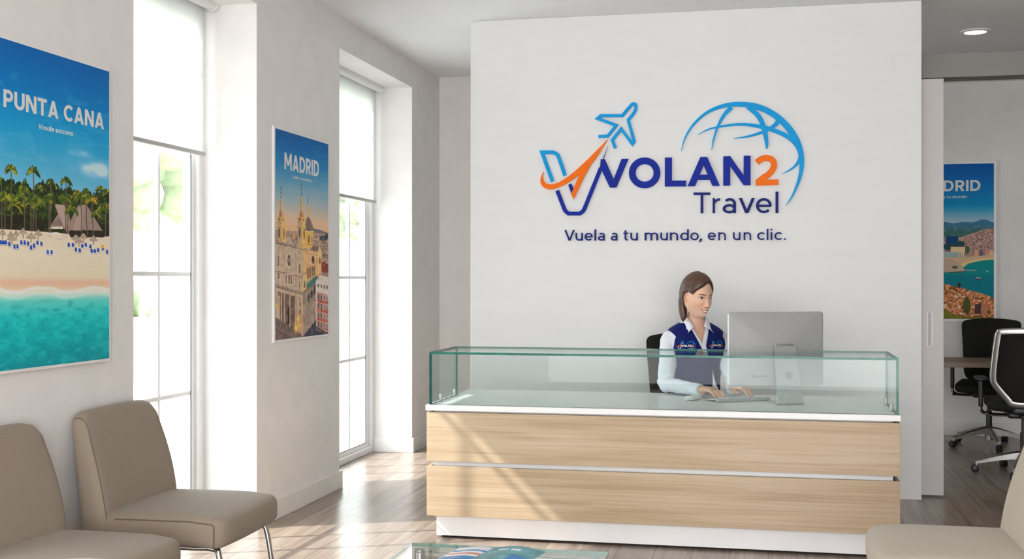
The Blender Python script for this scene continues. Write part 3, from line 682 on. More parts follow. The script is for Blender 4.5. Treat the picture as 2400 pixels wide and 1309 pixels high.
def paint_beach(A):
    X, Y = A.X, A.Y
    yr = lambda y, x: y       # the print is seen obliquely: rows are measured in the photo
    top = 87 + .316 * X; bot = 868 - .109 * X; T = (Y - top) / (bot - top); Yr = 168 + T * (838 - 168)   # row as it stands at the right edge
    A.Y = Yr
    A.grad([(168, (0, 86, 156)), (260, (0, 108, 172)), (330, (14, 136, 186)), (400, (60, 152, 190)), (450, (96, 166, 196)), (552, (120, 176, 200)), (553, (214, 192, 170)), (600, (222, 198, 176)), (648, (224, 194, 168)), (660, (214, 168, 140)), (672, (212, 178, 152)), (682, (190, 200, 184)), (700, (90, 190, 182)), (735, (20, 172, 172)), (780, (0, 156, 160)), (838, (0, 132, 142))])
    n = fbm(X * .03, Yr * .07, 3); A.mix(np.where((Yr > 230) & (Yr < 450), np.clip((n - .54) * 1.2, 0, .14), 0), (150, 186, 214))
    n = fbm(X * .05, Yr * .09, 9); blob = np.exp(-((X - 232) / 36) ** 2 - ((Yr - 402) / 15) ** 2); A.mix(np.clip(blob * 2.2 * n, 0, .75), (206, 212, 224))
    blob = np.exp(-((X - 190) / 24) ** 2 - ((Yr - 372) / 8) ** 2); A.mix(np.clip(blob * 1.3 * n, 0, .5), (190, 205, 222))
    # sea texture
    wn_ = fbm(X * .06 + 3, Yr * .10, 21); sea = np.clip((Yr - 690) / 20, 0, 1); A.mix(sea * np.clip((wn_ - .50) * 1.6, 0, .45), (0, 118, 130)); A.mix(sea * np.clip((.42 - wn_) * 2, 0, .3), (70, 200, 196))
    wn2 = fbm(X * .2, Yr * .35, 31); A.mix(sea * np.clip((wn2 - .55) * 1, 0, .14), (130, 220, 210))
    edge = 676 + 5 * np.sin(X * .05) + 8 * (fbm(X * .04, X * 0, 5) - .5); A.mix(np.exp(-((Yr - edge) / 3.5) ** 2) * .8, (232, 228, 216)); A.mix(np.exp(-((Yr - edge - 10) / 5) ** 2) * .45, (210, 226, 214))
    A.mix(np.where((Yr > 556) & (Yr < 660), np.clip((fbm(X * .12, Yr * .5, 41) - .52) * 1.2, 0, .25), 0), (196, 168, 142))
    # tree belt
    crest = 452 + 20 * (fbm(X * .05, X * 0 + 1, 55) - .5) * 2 + 10 * (fbm(X * .25, X * 0 + 4, 56) - .5) * 2
    belt = (Yr > crest) & (Yr < 553); t = fbm(X * .16, Yr * .16, 61); A.mix(belt * 1., (26, 38, 20)); A.mix(belt * np.clip((t - .45) * 3, 0, .8), (74, 92, 34)); A.mix(belt * np.clip((fbm(X * .3, Yr * .3, 71) - .55) * 3, 0, .8), (128, 132, 48))
    A.mix(((Yr > 525) & (Yr < 553)) * .65, (30, 26, 20))
    Rw = lambda x, y: 168 + (y - (87 + .316 * x)) / ((868 - .109 * x) - (87 + .316 * x)) * 670
    def Q(pts): return [(x, Rw(x, y)) for x, y in pts]
    roof = (140, 120, 112); rl = (164, 142, 132)
    A.poly(Q([(115, 535), (150, 478), (162, 500), (170, 560), (150, 535)]), roof); A.poly(Q([(116, 528), (140, 508), (148, 528)]), (122, 102, 94)); A.poly(Q([(116, 531), (147, 531), (147, 536), (116, 536)]), (210, 196, 180)); A.poly(Q([(114, 544), (137, 544), (137, 549), (114, 549)]), (222, 214, 204))
    A.poly(Q([(127, 478), (150, 480), (165, 530), (150, 532), (146, 522)]), rl); A.poly(Q([(156, 538), (182, 482), (202, 478), (240, 540)]), roof, var=.3); A.poly(Q([(170, 540), (186, 485), (196, 482), (192, 545)]), rl, .7)
    A.poly(Q([(160, 540), (245, 541), (245, 556), (165, 556)]), (42, 34, 28))
    for x, y in ((116, 552), (140, 560), (152, 555)): A.ell(x, Rw(x, y), 7, 3.5, (196, 182, 166))
    for i, (x, y, r) in enumerate([(26, 398, 19), (78, 402, 19), (119, 430, 17), (155, 425, 17), (3, 425, 14), (50, 440, 15), (90, 440, 14), (202, 450, 14), (236, 445, 16), (252, 452, 15)]):
        palm(A, x, Rw(x, y), r, 553 if y < 432 else 0, 100 + i, mid=(70, 92, 34))
    for i in range(26):
        g = np.random.default_rng(300 + i); x = 4 + 250 * (i * .618 % 1); y = 470 + g.uniform(-8, 34)
        if 118 < x < 152 and y > 470: continue
        palm(A, x, y, g.uniform(15, 22), 553 if i % 2 else 0, 400 + i, dark=(44, 66, 22), mid=(84, 102, 34), lite=(150, 146, 48) if i % 3 else (196, 148, 36))
    for x, y, w_ in ((6, 543, 10), (25, 548, 9), (38, 545, 8), (54, 541, 11), (28, 556, 13), (73, 552, 14), (90, 545, 11), (178, 556, 12), (196, 552, 10), (219, 558, 11), (185, 562, 12)):
        yy = Rw(x, y); A.line([(x, yy), (x, yy + 15)], 1.5, (80, 68, 56)); A.poly([(x - w_, yy + 5), (x, yy - 7), (x + w_, yy + 5), (x, yy + 8)], (160, 142, 126), 1, .5)
    g = np.random.default_rng(5)
    spots = [(2, 568), (8, 568), (14, 568), (22, 572), (34, 578), (41, 578), (50, 568), (58, 569), (66, 571), (73, 580), (80, 576), (88, 569), (97, 571), (161, 574), (171, 574), (178, 585), (187, 587), (193, 576), (201, 574), (212, 578), (215, 588), (222, 588), (230, 586), (241, 582), (251, 590), (112, 591), (121, 591)]
    for x, y in spots:
        yy = Rw(x, y); A.poly([(x - 3.5, yy + 4), (x + 3, yy + 5), (x + 6, yy + 6.5), (x - 2, yy + 7)], (150, 128, 108), .6); A.poly([(x - 2.5, yy - 5), (x + 2.2, yy - 5), (x + 3.2, yy + 4), (x - 3, yy + 4)], (24, 92, 190) if x in (112, 121) else (30, 70, 160)); A.line([(x - 3, yy + 4.5), (x + 3, yy + 4.5)], 1.3, (226, 222, 216))
    A.rect(238, Rw(240, 573), 243, Rw(240, 581), (220, 160, 20))
XPR = XL + .021
def P_beach(s, t):
    y0, y1 = on_x(-3, 300, XPR).y, on_x(256, 300, XPR).y; z1 = on_x(256, 168, XPR).z; z0 = on_x(256, 839, XPR).z
    return (XPR, y0 + (y1 - y0) * s, z1 + (z0 - z1) * t)
def st(px, py, P):      # print coordinates of a photo pixel on the left wall
    p = on_x(px, py, XPR); a = Vector(P(0, 0)); c = Vector(P(1, 1)); return (p.y - a.y) / (c.y - a.y), (a.z - p.z) / (a.z - c.z)
q0 = st(8, 250, P_beach); q1 = st(243, 303, P_beach); qc = st(8, 208, P_beach); r0 = st(90, 302, P_beach); r1 = st(171, 316, P_beach)
poster('tall beach poster titled PUNTA CANA with palms and turquoise sea on the left wall', P_beach, 290, 760, paint_beach, None, .02, (1, 0, 0),
       [('title_lettering', 'PUNTA CANA', q0[0], q1[0], q0[1], q0[1] - qc[1], .20, .11), ('subtitle_lettering', 'Vosofe esccono', r0[0], r1[0], r0[1], .0165, .14, .1)])

def Z(zx, zy): return (620 + zx / 2.517, 280 + zy / 2.517)
def paint_church(A):
    X, Y = A.X, A.Y; ZX = (X - 620) * 2.517; ZY = (Y - 280) * 2.517
    A.X, A.Y = ZX, ZY
    sky = ZY - .12 * (ZX - 60)
    cols = [(6, 74, 132), (8, 92, 156), (36, 118, 168), (96, 146, 172), (148, 164, 168), (198, 172, 148), (222, 166, 124)]
    for k in range(3): A.C[..., k] = np.interp(sky, [30, 140, 260, 370, 470, 560, 640], [v[k] for v in cols])
    n = fbm(ZX * .02, ZY * .05, 3); A.mix(np.where(sky < 620, np.clip((n - .5) * .5, 0, .07), 0), (220, 190, 170))
    # hazy hill and distant roofs
    A.poly([(285, 640), (320, 648), (376, 668), (376, 760), (285, 760)], (108, 104, 108))
    city = (ZY > 652 + .06 * (ZX - 60)) ; t = fbm(ZX * .08, ZY * .14, 7); u = vnoise(ZX * .22, ZY * .3, 17)
    A.mix(city * 1., (150, 122, 104)); A.mix(city * np.clip((t - .45) * 4, 0, .8), (92, 82, 86)); A.mix(city * (u > .62) * .75, (206, 182, 160)); A.mix(city * (u < .2) * .7, (70, 52, 48)); A.mix(city * (vnoise(ZX * .16, ZY * .25, 27) > .75) * .5, (150, 86, 62))
    A.ell(345, 700, 22, 16, (52, 66, 70)); A.ell(366, 690, 10, 18, (44, 60, 62))
    st_, sh, gd, gk, dk = (178, 156, 134), (138, 118, 104), (224, 170, 92), (196, 134, 62), (74, 58, 52)
    # dome behind
    A.line([(254, 455), (254, 500)], 3, (100, 90, 80)); A.poly([(247, 575), (249, 512), (254, 496), (260, 512), (263, 575)], (206, 160, 100)); A.poly([(240, 655), (244, 590), (256, 572), (272, 590), (286, 632), (288, 660)], (108, 92, 92)); A.poly([(264, 572), (286, 632), (288, 660), (272, 660)], (132, 104, 92))
    A.poly([(240, 656), (288, 656), (284, 762), (240, 762)], gd); A.rect(256, 684, 266, 726, (120, 88, 60)); A.rect(276, 690, 283, 720, (140, 98, 60)); A.line([(240, 658), (290, 660)], 4, (236, 196, 130)); A.line([(238, 735), (286, 737)], 3, (150, 106, 62))
    # transept to the right
    A.poly([(262, 762), (285, 742), (328, 748), (338, 792), (322, 925), (250, 960), (250, 800)], (206, 158, 112)); A.poly([(266, 770), (288, 742), (322, 750), (312, 778)], (112, 92, 92)); A.poly([(314, 778), (326, 750), (338, 790), (338, 900), (314, 910)], (226, 176, 116))
    A.ell(286, 826, 8, 24, (70, 50, 44)); A.ell(326, 832, 5, 20, (110, 78, 56)); A.line([(250, 790), (314, 800)], 4, (170, 128, 88))
    A.poly([(246, 850), (300, 862), (300, 935), (246, 985)], (188, 146, 104))
    for i in range(4): A.rect(252 + i * 13, 875 - i * 3, 260 + i * 13, 940 - i * 8, (112, 84, 66))
    A.poly([(247, 965), (312, 915), (312, 950), (247, 1010)], (56, 112, 100)); 
    for i in range(7): A.line([(250 + i * 9, 964 - i * 7), (252 + i * 9, 1003 - i * 8)], 1.5, (40, 86, 80))
    # body of the church
    A.poly([(60, 722), (245, 745), (247, 1275), (60, 1185)], st_); A.poly([(218, 752), (250, 740), (250, 1030), (218, 1030)], (212, 168, 112)); A.poly([(225, 1020), (305, 960), (303, 1180), (228, 1278)], (140, 122, 112))
    for x, y in ((260, 1052), (278, 1030), (295, 1006)): A.ell(x, y, 6, 27, (56, 46, 46))
    for i in range(5): A.line([(242 + i * 13, 1080 - i * 9), (244 + i * 13, 1250 - i * 16)], 2, (166, 146, 130))
    A.line([(225, 1024), (305, 968)], 5, (120, 96, 82))
    # front cornices
    for pts, w_, c_ in (([(60, 722), (245, 762)], 8, sh), ([(60, 728), (245, 770)], 3, dk), ([(60, 890), (215, 925), (248, 900)], 6, sh), ([(60, 895), (215, 931)], 3, dk), ([(60, 975), (222, 1020), (250, 1000)], 9, sh), ([(60, 983), (222, 1030)], 4, dk), ([(60, 1000), (222, 1045)], 3, (200, 178, 152))): A.line(pts, w_, c_)
    A.poly([(105, 722), (143, 672), (188, 748)], sh); A.poly([(113, 722), (143, 684), (179, 742)], (176, 156, 136)); A.line([(143, 650), (143, 676)], 3, sh)
    A.ell(145, 832, 14, 44, (196, 174, 150)); A.ell(145, 830, 10, 34, (92, 76, 70)); A.ell(145, 830, 4, 12, (150, 130, 112))
    for x, y0, y1 in ((83, 800, 865), (208, 850, 905), (84, 905, 940), (207, 950, 990), (237, 950, 990), (84, 1010, 1040)): A.rect(x - 7, y0 - 4, x + 7, y1 + 4, (196, 176, 152)); A.rect(x - 4, y0, x + 4, y1, (112, 92, 80))
    A.rect(118, 908, 170, 975, (196, 176, 152))
    for x in (124, 141, 155): A.rect(x, 915, x + 8, 968, (108, 82, 72))
    for x in (72, 98, 180, 195, 222): A.line([(x, 770), (x, 985)], 3, (198, 176, 152)); A.line([(x + 4, 770), (x + 4, 985)], 2, (146, 124, 106))
    # portico
    A.poly([(92, 1018), (186, 1044), (186, 1250), (92, 1200)], (96, 76, 68))
    for x in (100, 118, 150, 182): A.line([(x, 1025), (x, 1205 + (x - 100) * .35)], 8, (178, 152, 130)); A.line([(x + 4, 1030), (x + 4, 1205 + (x - 100) * .35)], 3, (122, 100, 88))
    A.rect(136, 1105, 148, 1205, (30, 26, 26)); A.poly([(200, 1050), (222, 1056), (222, 1262), (200, 1250)], (176, 146, 120))
    for y in (1080, 1120): A.rect(206, y, 214, y + 24, (116, 94, 82))
    A.line([(222, 1040), (226, 1278)], 4, (206, 172, 136))
    # towers
    for cx, top_, w_, base in ((97, 470, 13, 722), (218, 460, 14, 760)):
        dz = 0 if cx < 100 else 8
        A.line([(cx, 392 if cx < 100 else 372), (cx, top_)], 2.5, (90, 84, 84)); 
        for k in range(3): A.ell(cx, (392 if cx < 100 else 372) + 14 + k * 26, 3.4, 4, (70, 66, 70))
        A.poly([(cx - 6, 548 - dz), (cx - 5, top_ + 8), (cx, top_ - 8), (cx + 6, top_ + 8), (cx + 7, 548 - dz)], gd); A.poly([(cx - 6, 548 - dz), (cx - 5, top_ + 8), (cx, top_), (cx - 1, 548 - dz)], (166, 122, 80))
        A.poly([(cx - 14, 575), (cx - 7, 540), (cx + 8, 540), (cx + 17, 578)], gk); A.poly([(cx - 14, 575), (cx - 7, 540), (cx, 540), (cx + 1, 578)], (140, 110, 90))
        wL, wR = (24, 30) if cx < 100 else (27, 27)
        A.poly([(cx - wL + 3, base), (cx - wL + 4, 575), (cx + wR - 4, 577), (cx + wR, base)], gd); A.poly([(cx - wL + 3, base), (cx - wL + 4, 575), (cx + 2, 577), (cx + 3, base)], (176, 146, 116))
        for y in (576, 602, 628): A.line([(cx - wL, y), (cx + wR, y + 3)], 4.5, (214, 162, 92)); A.line([(cx - wL, y + 4), (cx + 1, y + 6)], 2.5, (110, 88, 74))
        A.ell(cx - 11, 668, 5, 32, (84, 64, 56)); A.ell(cx + 16, 672, 4.5, 34, (150, 96, 48)); A.ell(cx - 10, 590, 4, 8, (84, 66, 60)); A.ell(cx + 12, 592, 4, 8, (150, 100, 56))
        A.line([(cx - wL, base - 18), (cx + wR, base - 14)], 5, (196, 156, 108))
    A.ell(176, 690, 8, 9, (236, 160, 60), .8)
    # red house, white block, street
    A.poly([(335, 840), (376, 850), (376, 905), (335, 900)], (128, 54, 48)); A.poly([(303, 950), (330, 915), (376, 930), (376, 1275), (303, 1240)], (206, 192, 184)); A.line([(303, 955), (376, 985)], 5, (226, 196, 164)); A.poly([(310, 1015), (376, 1035), (376, 1250), (308, 1215)], (176, 88, 76))
    for r_ in range(4):
        for c_ in range(4):
            x, y = 318 + c_ * 17, 1042 + r_ * 54 + c_ * 4; A.rect(x - 6, y - 18, x + 6, y + 20, (214, 190, 178)); A.rect(x - 3.5, y - 14, x + 3.5, y + 16, (62, 58, 66)); A.line([(x - 6, y + 18), (x + 6, y + 20)], 2.5, (70, 62, 62))
    for c_ in range(4): A.rect(314 + c_ * 17, 968 + c_ * 4, 322 + c_ * 17, 988 + c_ * 4, (84, 82, 92))
    A.poly([(303, 1215), (376, 1255), (376, 1275), (303, 1240)], (84, 72, 72)); A.poly([(305, 1185), (250, 1275), (376, 1285), (376, 1270), (303, 1240)], (44, 48, 66))
    A.poly([(60, 1160), (225, 1275), (250, 1310), (60, 1320)], (98, 82, 80)); A.poly([(228, 1278), (303, 1180), (306, 1235), (262, 1300), (240, 1300)], (50, 52, 66))
    A.line([(60, 1215), (200, 1300)], 3, (140, 116, 104)); A.poly([(62, 975), (66, 975), (66, 1160), (60, 1160)], (60, 50, 50))
    for x, y, r_ in ((72, 1098, 10), (198, 1176, 12), (186, 1230, 15), (210, 1215, 10)):
        d = np.exp(-((ZX - x) / r_) ** 2 - ((ZY - y) / (r_ * 1.8)) ** 2); A.mix(d * .8, (240, 160, 60)); A.mix(np.clip(d * 2 - 1.2, 0, .8), (255, 214, 130))
    t = fbm(ZX * .10, ZY * .05, 77); A.mix(np.where(ZY > 690, np.clip((t - .5) * 1.0, 0, .14), 0), (90, 72, 62)); A.mix(np.where(ZY > 690, np.clip((.45 - t) * 1.2, 0, .16), 0), (236, 210, 176))
XPM = XL + .017
def P_church(s, t):
    y0, y1 = on_x(645.5, 500, XPM).y, on_x(769.5, 500, XPM).y; z1 = on_x(645.5, 300, XPM).z; z0 = on_x(645.5, 797, XPM).z
    return (XPM, y0 + (y1 - y0) * s, z1 + (z0 - z1) * t)
q0 = st(668, 396, P_church); q1 = st(748.5, 412, P_church); qc = st(668, 357, P_church); r0 = st(687, 417, P_church); r1 = st(731, 426, P_church)
poster('narrow tall poster titled MADRID with a twin-spired church at dusk, between the two windows', P_church, 150, 560, paint_church, None, .017, (1, 0, 0),
       [('title_lettering', 'MADRID', q0[0], q1[0], q0[1], q0[1] - qc[1], .20, .13), ('subtitle_lettering', 'Vuela a tu mundo', r0[0], r1[0], r0[1], .0135, .13, .1)], grow=.014)

def paint_bay(A):
    X, Y = A.X, A.Y
    A.grad([(380, (0, 74, 146)), (430, (0, 96, 164)), (480, (0, 122, 170)), (500, (90, 150, 180)), (522, (150, 170, 186))])
    hl = 521 - 6 * np.exp(-((X - 2302) / 22) ** 2) + 1.5 * np.sin(X * .13); land = Y > hl
    A.mix(land * 1., (52, 104, 134)); A.mix(land * np.clip((Y - 527) / 14, 0, 1), (50, 92, 92)); t = fbm(X * .2, Y * .5, 3); A.mix((land & (Y > 527)) * np.clip((t - .5) * 3, 0, .6), (130, 138, 140))
    cl = 556 - 20 * np.clip((X - 2250) / 60, 0, 1); c = Y > cl; u = vnoise(X * .45, Y * .6, 5); A.mix(c * 1., (140, 112, 108)); A.mix(c * (u > .55) * .7, (200, 168, 152)); A.mix(c * (u < .25) * .7, (74, 66, 76)); A.mix(c * (vnoise(X * .3, Y * .35, 8) > .72) * .5, (176, 104, 78))
    A.rect(2217, 553, 2246, 580, (8, 60, 104)); A.ell(2232, 578, 26, 8, (34, 66, 74)); A.ell(2250, 572, 12, 8, (34, 62, 70)); A.ell(2266, 585, 7, 10, (70, 90, 66))
    A.rect(2130, 590, 2262, 604, (190, 176, 160)); A.rect(2228, 578, 2262, 600, (214, 178, 138)); A.rect(2212, 590, 2247, 606, (150, 172, 172))
    for x in np.arange(2135, 2262, 5): A.rect(x, 592, x + 1.6, 604, (120, 124, 120))
    for i, x in enumerate((2284, 2296, 2308, 2320)): A.rect(x, 586, x + 8, 600, [(206, 146, 110), (80, 84, 110), (196, 130, 100), (210, 160, 120)][i])
    A.poly([(2110, 606), (2262, 602), (2335, 596), (2335, 607), (2290, 610), (2262, 618), (2250, 630), (2110, 640)], (188, 158, 130))
    # bay water
    sea = [(2110, 632), (2240, 637), (2252, 624), (2268, 614), (2300, 608), (2335, 606), (2335, 705), (2318, 694), (2270, 680), (2210, 664), (2110, 660)]
    A.poly(sea, (0, 122, 124)); A.poly([(2110, 640), (2335, 645), (2335, 705), (2318, 694), (2270, 680), (2210, 664), (2110, 660)], (0, 102, 122), .7)
    A.poly([(2250, 620), (2268, 611), (2300, 605), (2335, 603), (2335, 607), (2300, 610), (2270, 617), (2256, 627)], (226, 178, 122))
    A.poly([(2110, 600), (2235, 608), (2252, 620), (2262, 633), (2258, 636), (2224, 638), (2110, 632)], (170, 148, 130)); A.ell(2238, 626, 7, 3, (60, 74, 60)); A.line([(2262, 633), (2288, 633)], 2, (150, 140, 134)); A.line([(2224, 638), (2262, 636)], 2, (60, 60, 64))
    A.line([(2286, 653), (2299, 654)], 3, (60, 60, 66)); A.line([(2288, 651), (2298, 651)], 1.4, (220, 224, 224)); A.ell(2314, 635, 2, 1.4, (230, 232, 232))
    # roofs
    rf = Y > np.interp(X, [2110, 2212, 2260, 2310, 2335], [652, 664, 676, 690, 700]); t = vnoise(X * .22, Y * .32, 13); v = fbm(X * .3, Y * .4, 23); A.mix(rf * 1., (186, 104, 66)); A.mix(rf * (t > .6) * .8, (222, 150, 108)); A.mix(rf * (t < .3) * .85, (70, 58, 40)); A.mix(rf * (v > .6) * .7, (86, 84, 40)); A.mix(rf * (vnoise(X * .18, Y * .2, 33) > .78) * .8, (226, 200, 176))
    fo = Y > np.interp(X, [2110, 2212, 2240, 2280, 2335], [715, 722, 738, 742, 744]); A.mix(fo * .8, (70, 78, 30)); A.mix(fo * (v > .5) * .7, (140, 130, 40)); A.rect(2300, 712, 2314, 738, (170, 110, 84)); A.rect(2284, 712, 2299, 735, (78, 52, 46)); A.ell(2248, 668, 4, 6, (40, 50, 30)); A.ell(2266, 715, 9, 20, (74, 76, 36))
YPB = YO - .024
def P_bay(s, t):
    x0, x1 = on_y(2117, 500, YPB).x, on_y(2329.5, 500, YPB).x; z1 = on_y(2270, 383.5, YPB).z; z0 = on_y(2270, 747, YPB).z
    return (x0 + (x1 - x0) * s, YPB, z1 + (z0 - z1) * t)
def stb(px, py):
    p = on_y(px, py, YPB); a = Vector(P_bay(0, 0)); c = Vector(P_bay(1, 1)); return (p.x - a.x) / (c.x - a.x), (a.z - p.z) / (a.z - c.z)
q0 = stb(2149, 449); q1 = stb(2298, 448.5); qc = stb(2290, 423); r1 = stb(2266, 464)
poster('poster of a turquoise bay with terracotta roofs on the office back wall', P_bay, 190, 400, paint_bay, None, .022, (0, -1, 0),
       [('title_lettering', 'MADRID', q0[0], q1[0], q0[1], q1[1] - qc[1], .20, .13), ('subtitle_lettering', 'Vuela a tu mundo', .5 - (r1[0] - .5), r1[0], r1[1], .019, .13, .1)], grow=.022)

# ------------------------------------------------------------------ upholstered waiting chairs
CH = dict(w=.641, d=.521, zs=.45, zb=.853, rc=.23, ts=.12)
def make_waiting_chair():
    w, d, zs, zb, rc, ts = [CH[k] for k in ('w', 'd', 'zs', 'zb', 'rc', 'ts')]; hw = w / 2
    e = empty('waiting_chair', (0, 0, 0))
    # seat: thick pad, domed top, nose rounded, underside rising to the front
    sl_ = d + .06; th = ts
    def wseat(p):
        x = p.x + d / 2 - .03; f = max(0, (x / d)); z = p.z
        if z < 0: z *= 1.0 + .18 * (1 - f)
        x += .012 * (1 - (p.y / hw) ** 2) * (f if f > 0 else 0)
        cr_ = max(0, (abs(p.y) / hw - .80) / .20); x -= .035 * cr_ ** 2.2 * max(0, min(1, (f - .6) / .4))
        return (x, p.y * (1 - .012 * max(0, f - .8) * 5), z + zs - th / 2 - .012 * max(0, f - .75) * 4 - .006 * cr_ ** 2)
    MB().rbox((sl_, w, th), .038, (12, 12, 3), (0, 0, 0), wseat, (0, 0, .010)).build('seat', M_taupe, e, True, local=True, angle=180)
    # back: slab with a bellied front, thin at the top, corners well rounded
    bh = zb - .30
    def shape(y, z, fx):
        """fx -1 rear .. +1 front; y,z on the slab"""
        t = (z - .30) / bh; lean = -rc * (z - zs); thick = .125 - .065 * t + .020 * math.sin(math.pi * min(1, max(0, t)))
        front = lean + .028 * math.sin(math.pi * min(1, max(0, t)) ** .9); rear = front - thick
        return front if fx > 0 else rear
    def wback(p):
        fx = p.x / .05; z = p.z + .30 + bh / 2; yy = p.y * (1 + .05 * math.sin(math.pi * min(1, max(0, (z - .3) / bh))) - .05 * ((z - .3) / bh))
        tt_ = (z - .3) / bh; z_c = .034 * max(0, (abs(p.y) / hw - .80) / .20) ** 2.2 * max(0, min(1, (tt_ - .7) / .3)); z -= z_c
        a, b_ = shape(yy, z, 1), shape(yy, z, -1); return ((a + b_) / 2 + (a - b_) / 2 * fx, yy, z + .006 * (1 - (p.y / hw) ** 2) * ((z - .3) / bh))
    MB().rbox((.10, w, bh), .030, (2, 12, 14), (0, 0, 0), wback, (.0, 0, 0)).build('backrest', M_taupe, e, True, local=True, angle=180)
    # piping along the side seams
    for s in (-1, 1):
        b = MB(); y = s * (hw - .014); pts = []
        for t in np.linspace(.10, .93, 16): p = wback(Vector((.042, y, -bh / 2 + bh * t))); pts.append((p[0] + .0035, p[1], p[2]))
        p = wback(Vector((.02, y, bh / 2 - .004))); pts += [(p[0], p[1], p[2] + .002), (wback(Vector((-.03, y, bh / 2 - .004)))[0], p[1], p[2] - .001)]
        b.tube(smooth_path(pts, 3), .0028, 6); b.build('back_piping', M_seam, e, True, local=True)
        b = MB(); pts = []; y = s * (hw - .006)
        for f in np.linspace(-.30, .46, 14): q = wseat(Vector((sl_ * f, y, th / 2 - .014))); pts.append((q[0], q[1] + s * .0015, q[2]))
        for zz in np.linspace(.30, -.36, 6): q = wseat(Vector((sl_ * .478, y, th * zz))); pts.append((q[0], q[1] + s * .0015, q[2]))
        b.tube(smooth_path(pts, 3), .0026, 6); b.build('seat_piping', M_seam, e, True, local=True)
    # bent chrome legs
    for sx in (0, 1):
        for s in (-1, 1):
            y = s * (hw - .075); xa, xb, xc = (d - .17, d - .07, d - .015) if sx else (.10, -.02, -.075)
            pts = [(xa, y, zs - th - .018), (xb, y, zs - th - .020), (xb + (xc - xb) * .5, y + s * .006, zs - th - .050), (xc, y + s * .015, .10), (xc + (.012 if sx else -.012), y + s * .018, .001)]
            MB().tube(smooth_path(pts, 8), .0125, 14).build('leg', M_chrome, e, True, local=True)
    for s in (-1, 1): MB().tube([(.08, s * (hw - .075), zs - th - .018), (d - .15, s * (hw - .075), zs - th - .018)], .0125, 12).build('side_rail', M_chrome, e, True, local=True)
    return e
wc = make_waiting_chair()
def place(o, x, y, rz, label, cat, group=None):
    o.location = (x, y, 0); o.rotation_euler = (0, 0, rz); return tag(o, label, cat, group)
g_ = 'taupe upholstered waiting chairs'
place(wc, -2.655, 4.735, .03, 'taupe upholstered armless waiting chair between the beach poster and the nearer window', 'chair', g_)
c2 = copy_tree(wc); place(c2, -2.655, 3.83, -.02, 'taupe upholstered armless waiting chair nearest the camera at the left wall, under the beach poster', 'chair', g_)
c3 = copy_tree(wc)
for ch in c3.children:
    if ch.name.split('.')[0] in ('seat', 'backrest'): ch.data = ch.data.copy(); ch.data.materials[0] = M_taupe_lit
place(c3, .895, 4.60, math.pi + .0, 'taupe upholstered armless chair at the right, turned towards the glass coffee table', 'chair', g_)

# ------------------------------------------------------------------ glass coffee table with brochures
tx0, tx1, ty0, ty1, tz = -1.325, -.572, 3.50, 4.385, .40
ct = empty('coffee_table', ((tx0 + tx1) / 2, (ty0 + ty1) / 2, 0), 'low coffee table with a clear glass top and chrome legs in front of the counter', 'coffee table')
b = MB().box(tx0, tx1, ty0, ty1, tz - .012, tz); b.m = [0, 0, 1, 1, 1, 1]; b.build('glass_top', [M_tglass, M_edge2], ct)
for x in (tx0 + .045, tx1 - .045):
    for y in (ty0 + .045, ty1 - .045):
        b = MB().lathe([(.0215, 0), (.0225, .004), (.0225, tz - .022), (.019, tz - .018), (.019, tz - .0125)], 28, (x, y, 0)); b.build('leg', M_chrome, ct, True)
b = MB().box(tx0 + .045, tx1 - .045, ty0 + .04, ty0 + .05, .10, .125).box(tx0 + .045, tx1 - .045, ty1 - .05, ty1 - .04, .10, .125); 
MB().box(tx0 + .06, tx1 - .06, ty1 - .050, ty1 - .040, tz - .035, tz - .022).build('cross_rail', M_chrome, ct); MB().box(tx0 + .06, tx1 - .06, ty0 + .040, ty0 + .050, tz - .035, tz - .022).build('cross_rail', M_chrome, ct)
def brochure(cx, cy, rz, zlift, base, bands, label, curl=.012, w=.20, h=.28):
    e = empty('travel_brochure', (cx, cy, tz + zlift), label, 'brochure', 'travel brochures on the coffee table', rz=rz)
    lift = lambda x, y: curl * math.sin(math.pi * (x / w + .5)) ** 1.5 if abs(x) < w / 2 - 1e-6 else 0
    nx, ny = 16, 8
    def sheet(z0, z1, x0, x1, y0, y1):
        b = MB(); P = [[(x, y, z1 + lift(x, y)) for y in np.linspace(y0, y1, ny)] for x in np.linspace(x0, x1, nx)]; Q = [[(p[0], p[1], z0 + lift(p[0], p[1])) for p in r] for r in P]
        b.grid(P); b.grid([r[::-1] for r in Q])
        ring = [P[i][0] for i in range(nx)] + [P[-1][j] for j in range(1, ny)] + [P[i][-1] for i in range(nx - 2, -1, -1)] + [P[0][j] for j in range(ny - 2, 0, -1)]
        rq = [(p[0], p[1], p[2] - (z1 - z0)) for p in ring]; n = len(ring); b.add(ring + rq, [(i, (i + 1) % n, n + (i + 1) % n, n + i) for i in range(n)]); return b
    sheet(0.0005, .004, -w / 2, w / 2, -h / 2, h / 2).build('pages', mat('brochure_paper', (235, 234, 230), .6, noise=.01), e, local=True)
    sheet(.004, .0045, -w / 2, w / 2, -h / 2, h / 2).build('cover', base, e, True, local=True)
    for (x0, x1, y0, y1, m) in bands: sheet(.0045, .0048, x0 * w, x1 * w, y0 * h, y1 * h).build('cover_print', m, e, True, local=True)
    return e
Mb1 = mat('brochure_blue', (30, 120, 185), .35, noise=.1, nscale=20); Mb2 = mat('brochure_red', (214, 104, 70), .35, noise=.08, nscale=20); Mb3 = mat('brochure_teal', (62, 148, 162), .3, noise=.22, nscale=14, rgb2=(96, 178, 186))
Mb4 = mat('brochure_white', (226, 228, 232), .35, noise=.03, nscale=14); Mb5 = mat('brochure_dark', (40, 52, 84), .4, noise=.1, nscale=60); Mb6 = mat('brochure_grey_blue', (120, 160, 170), .35, noise=.1, nscale=18)
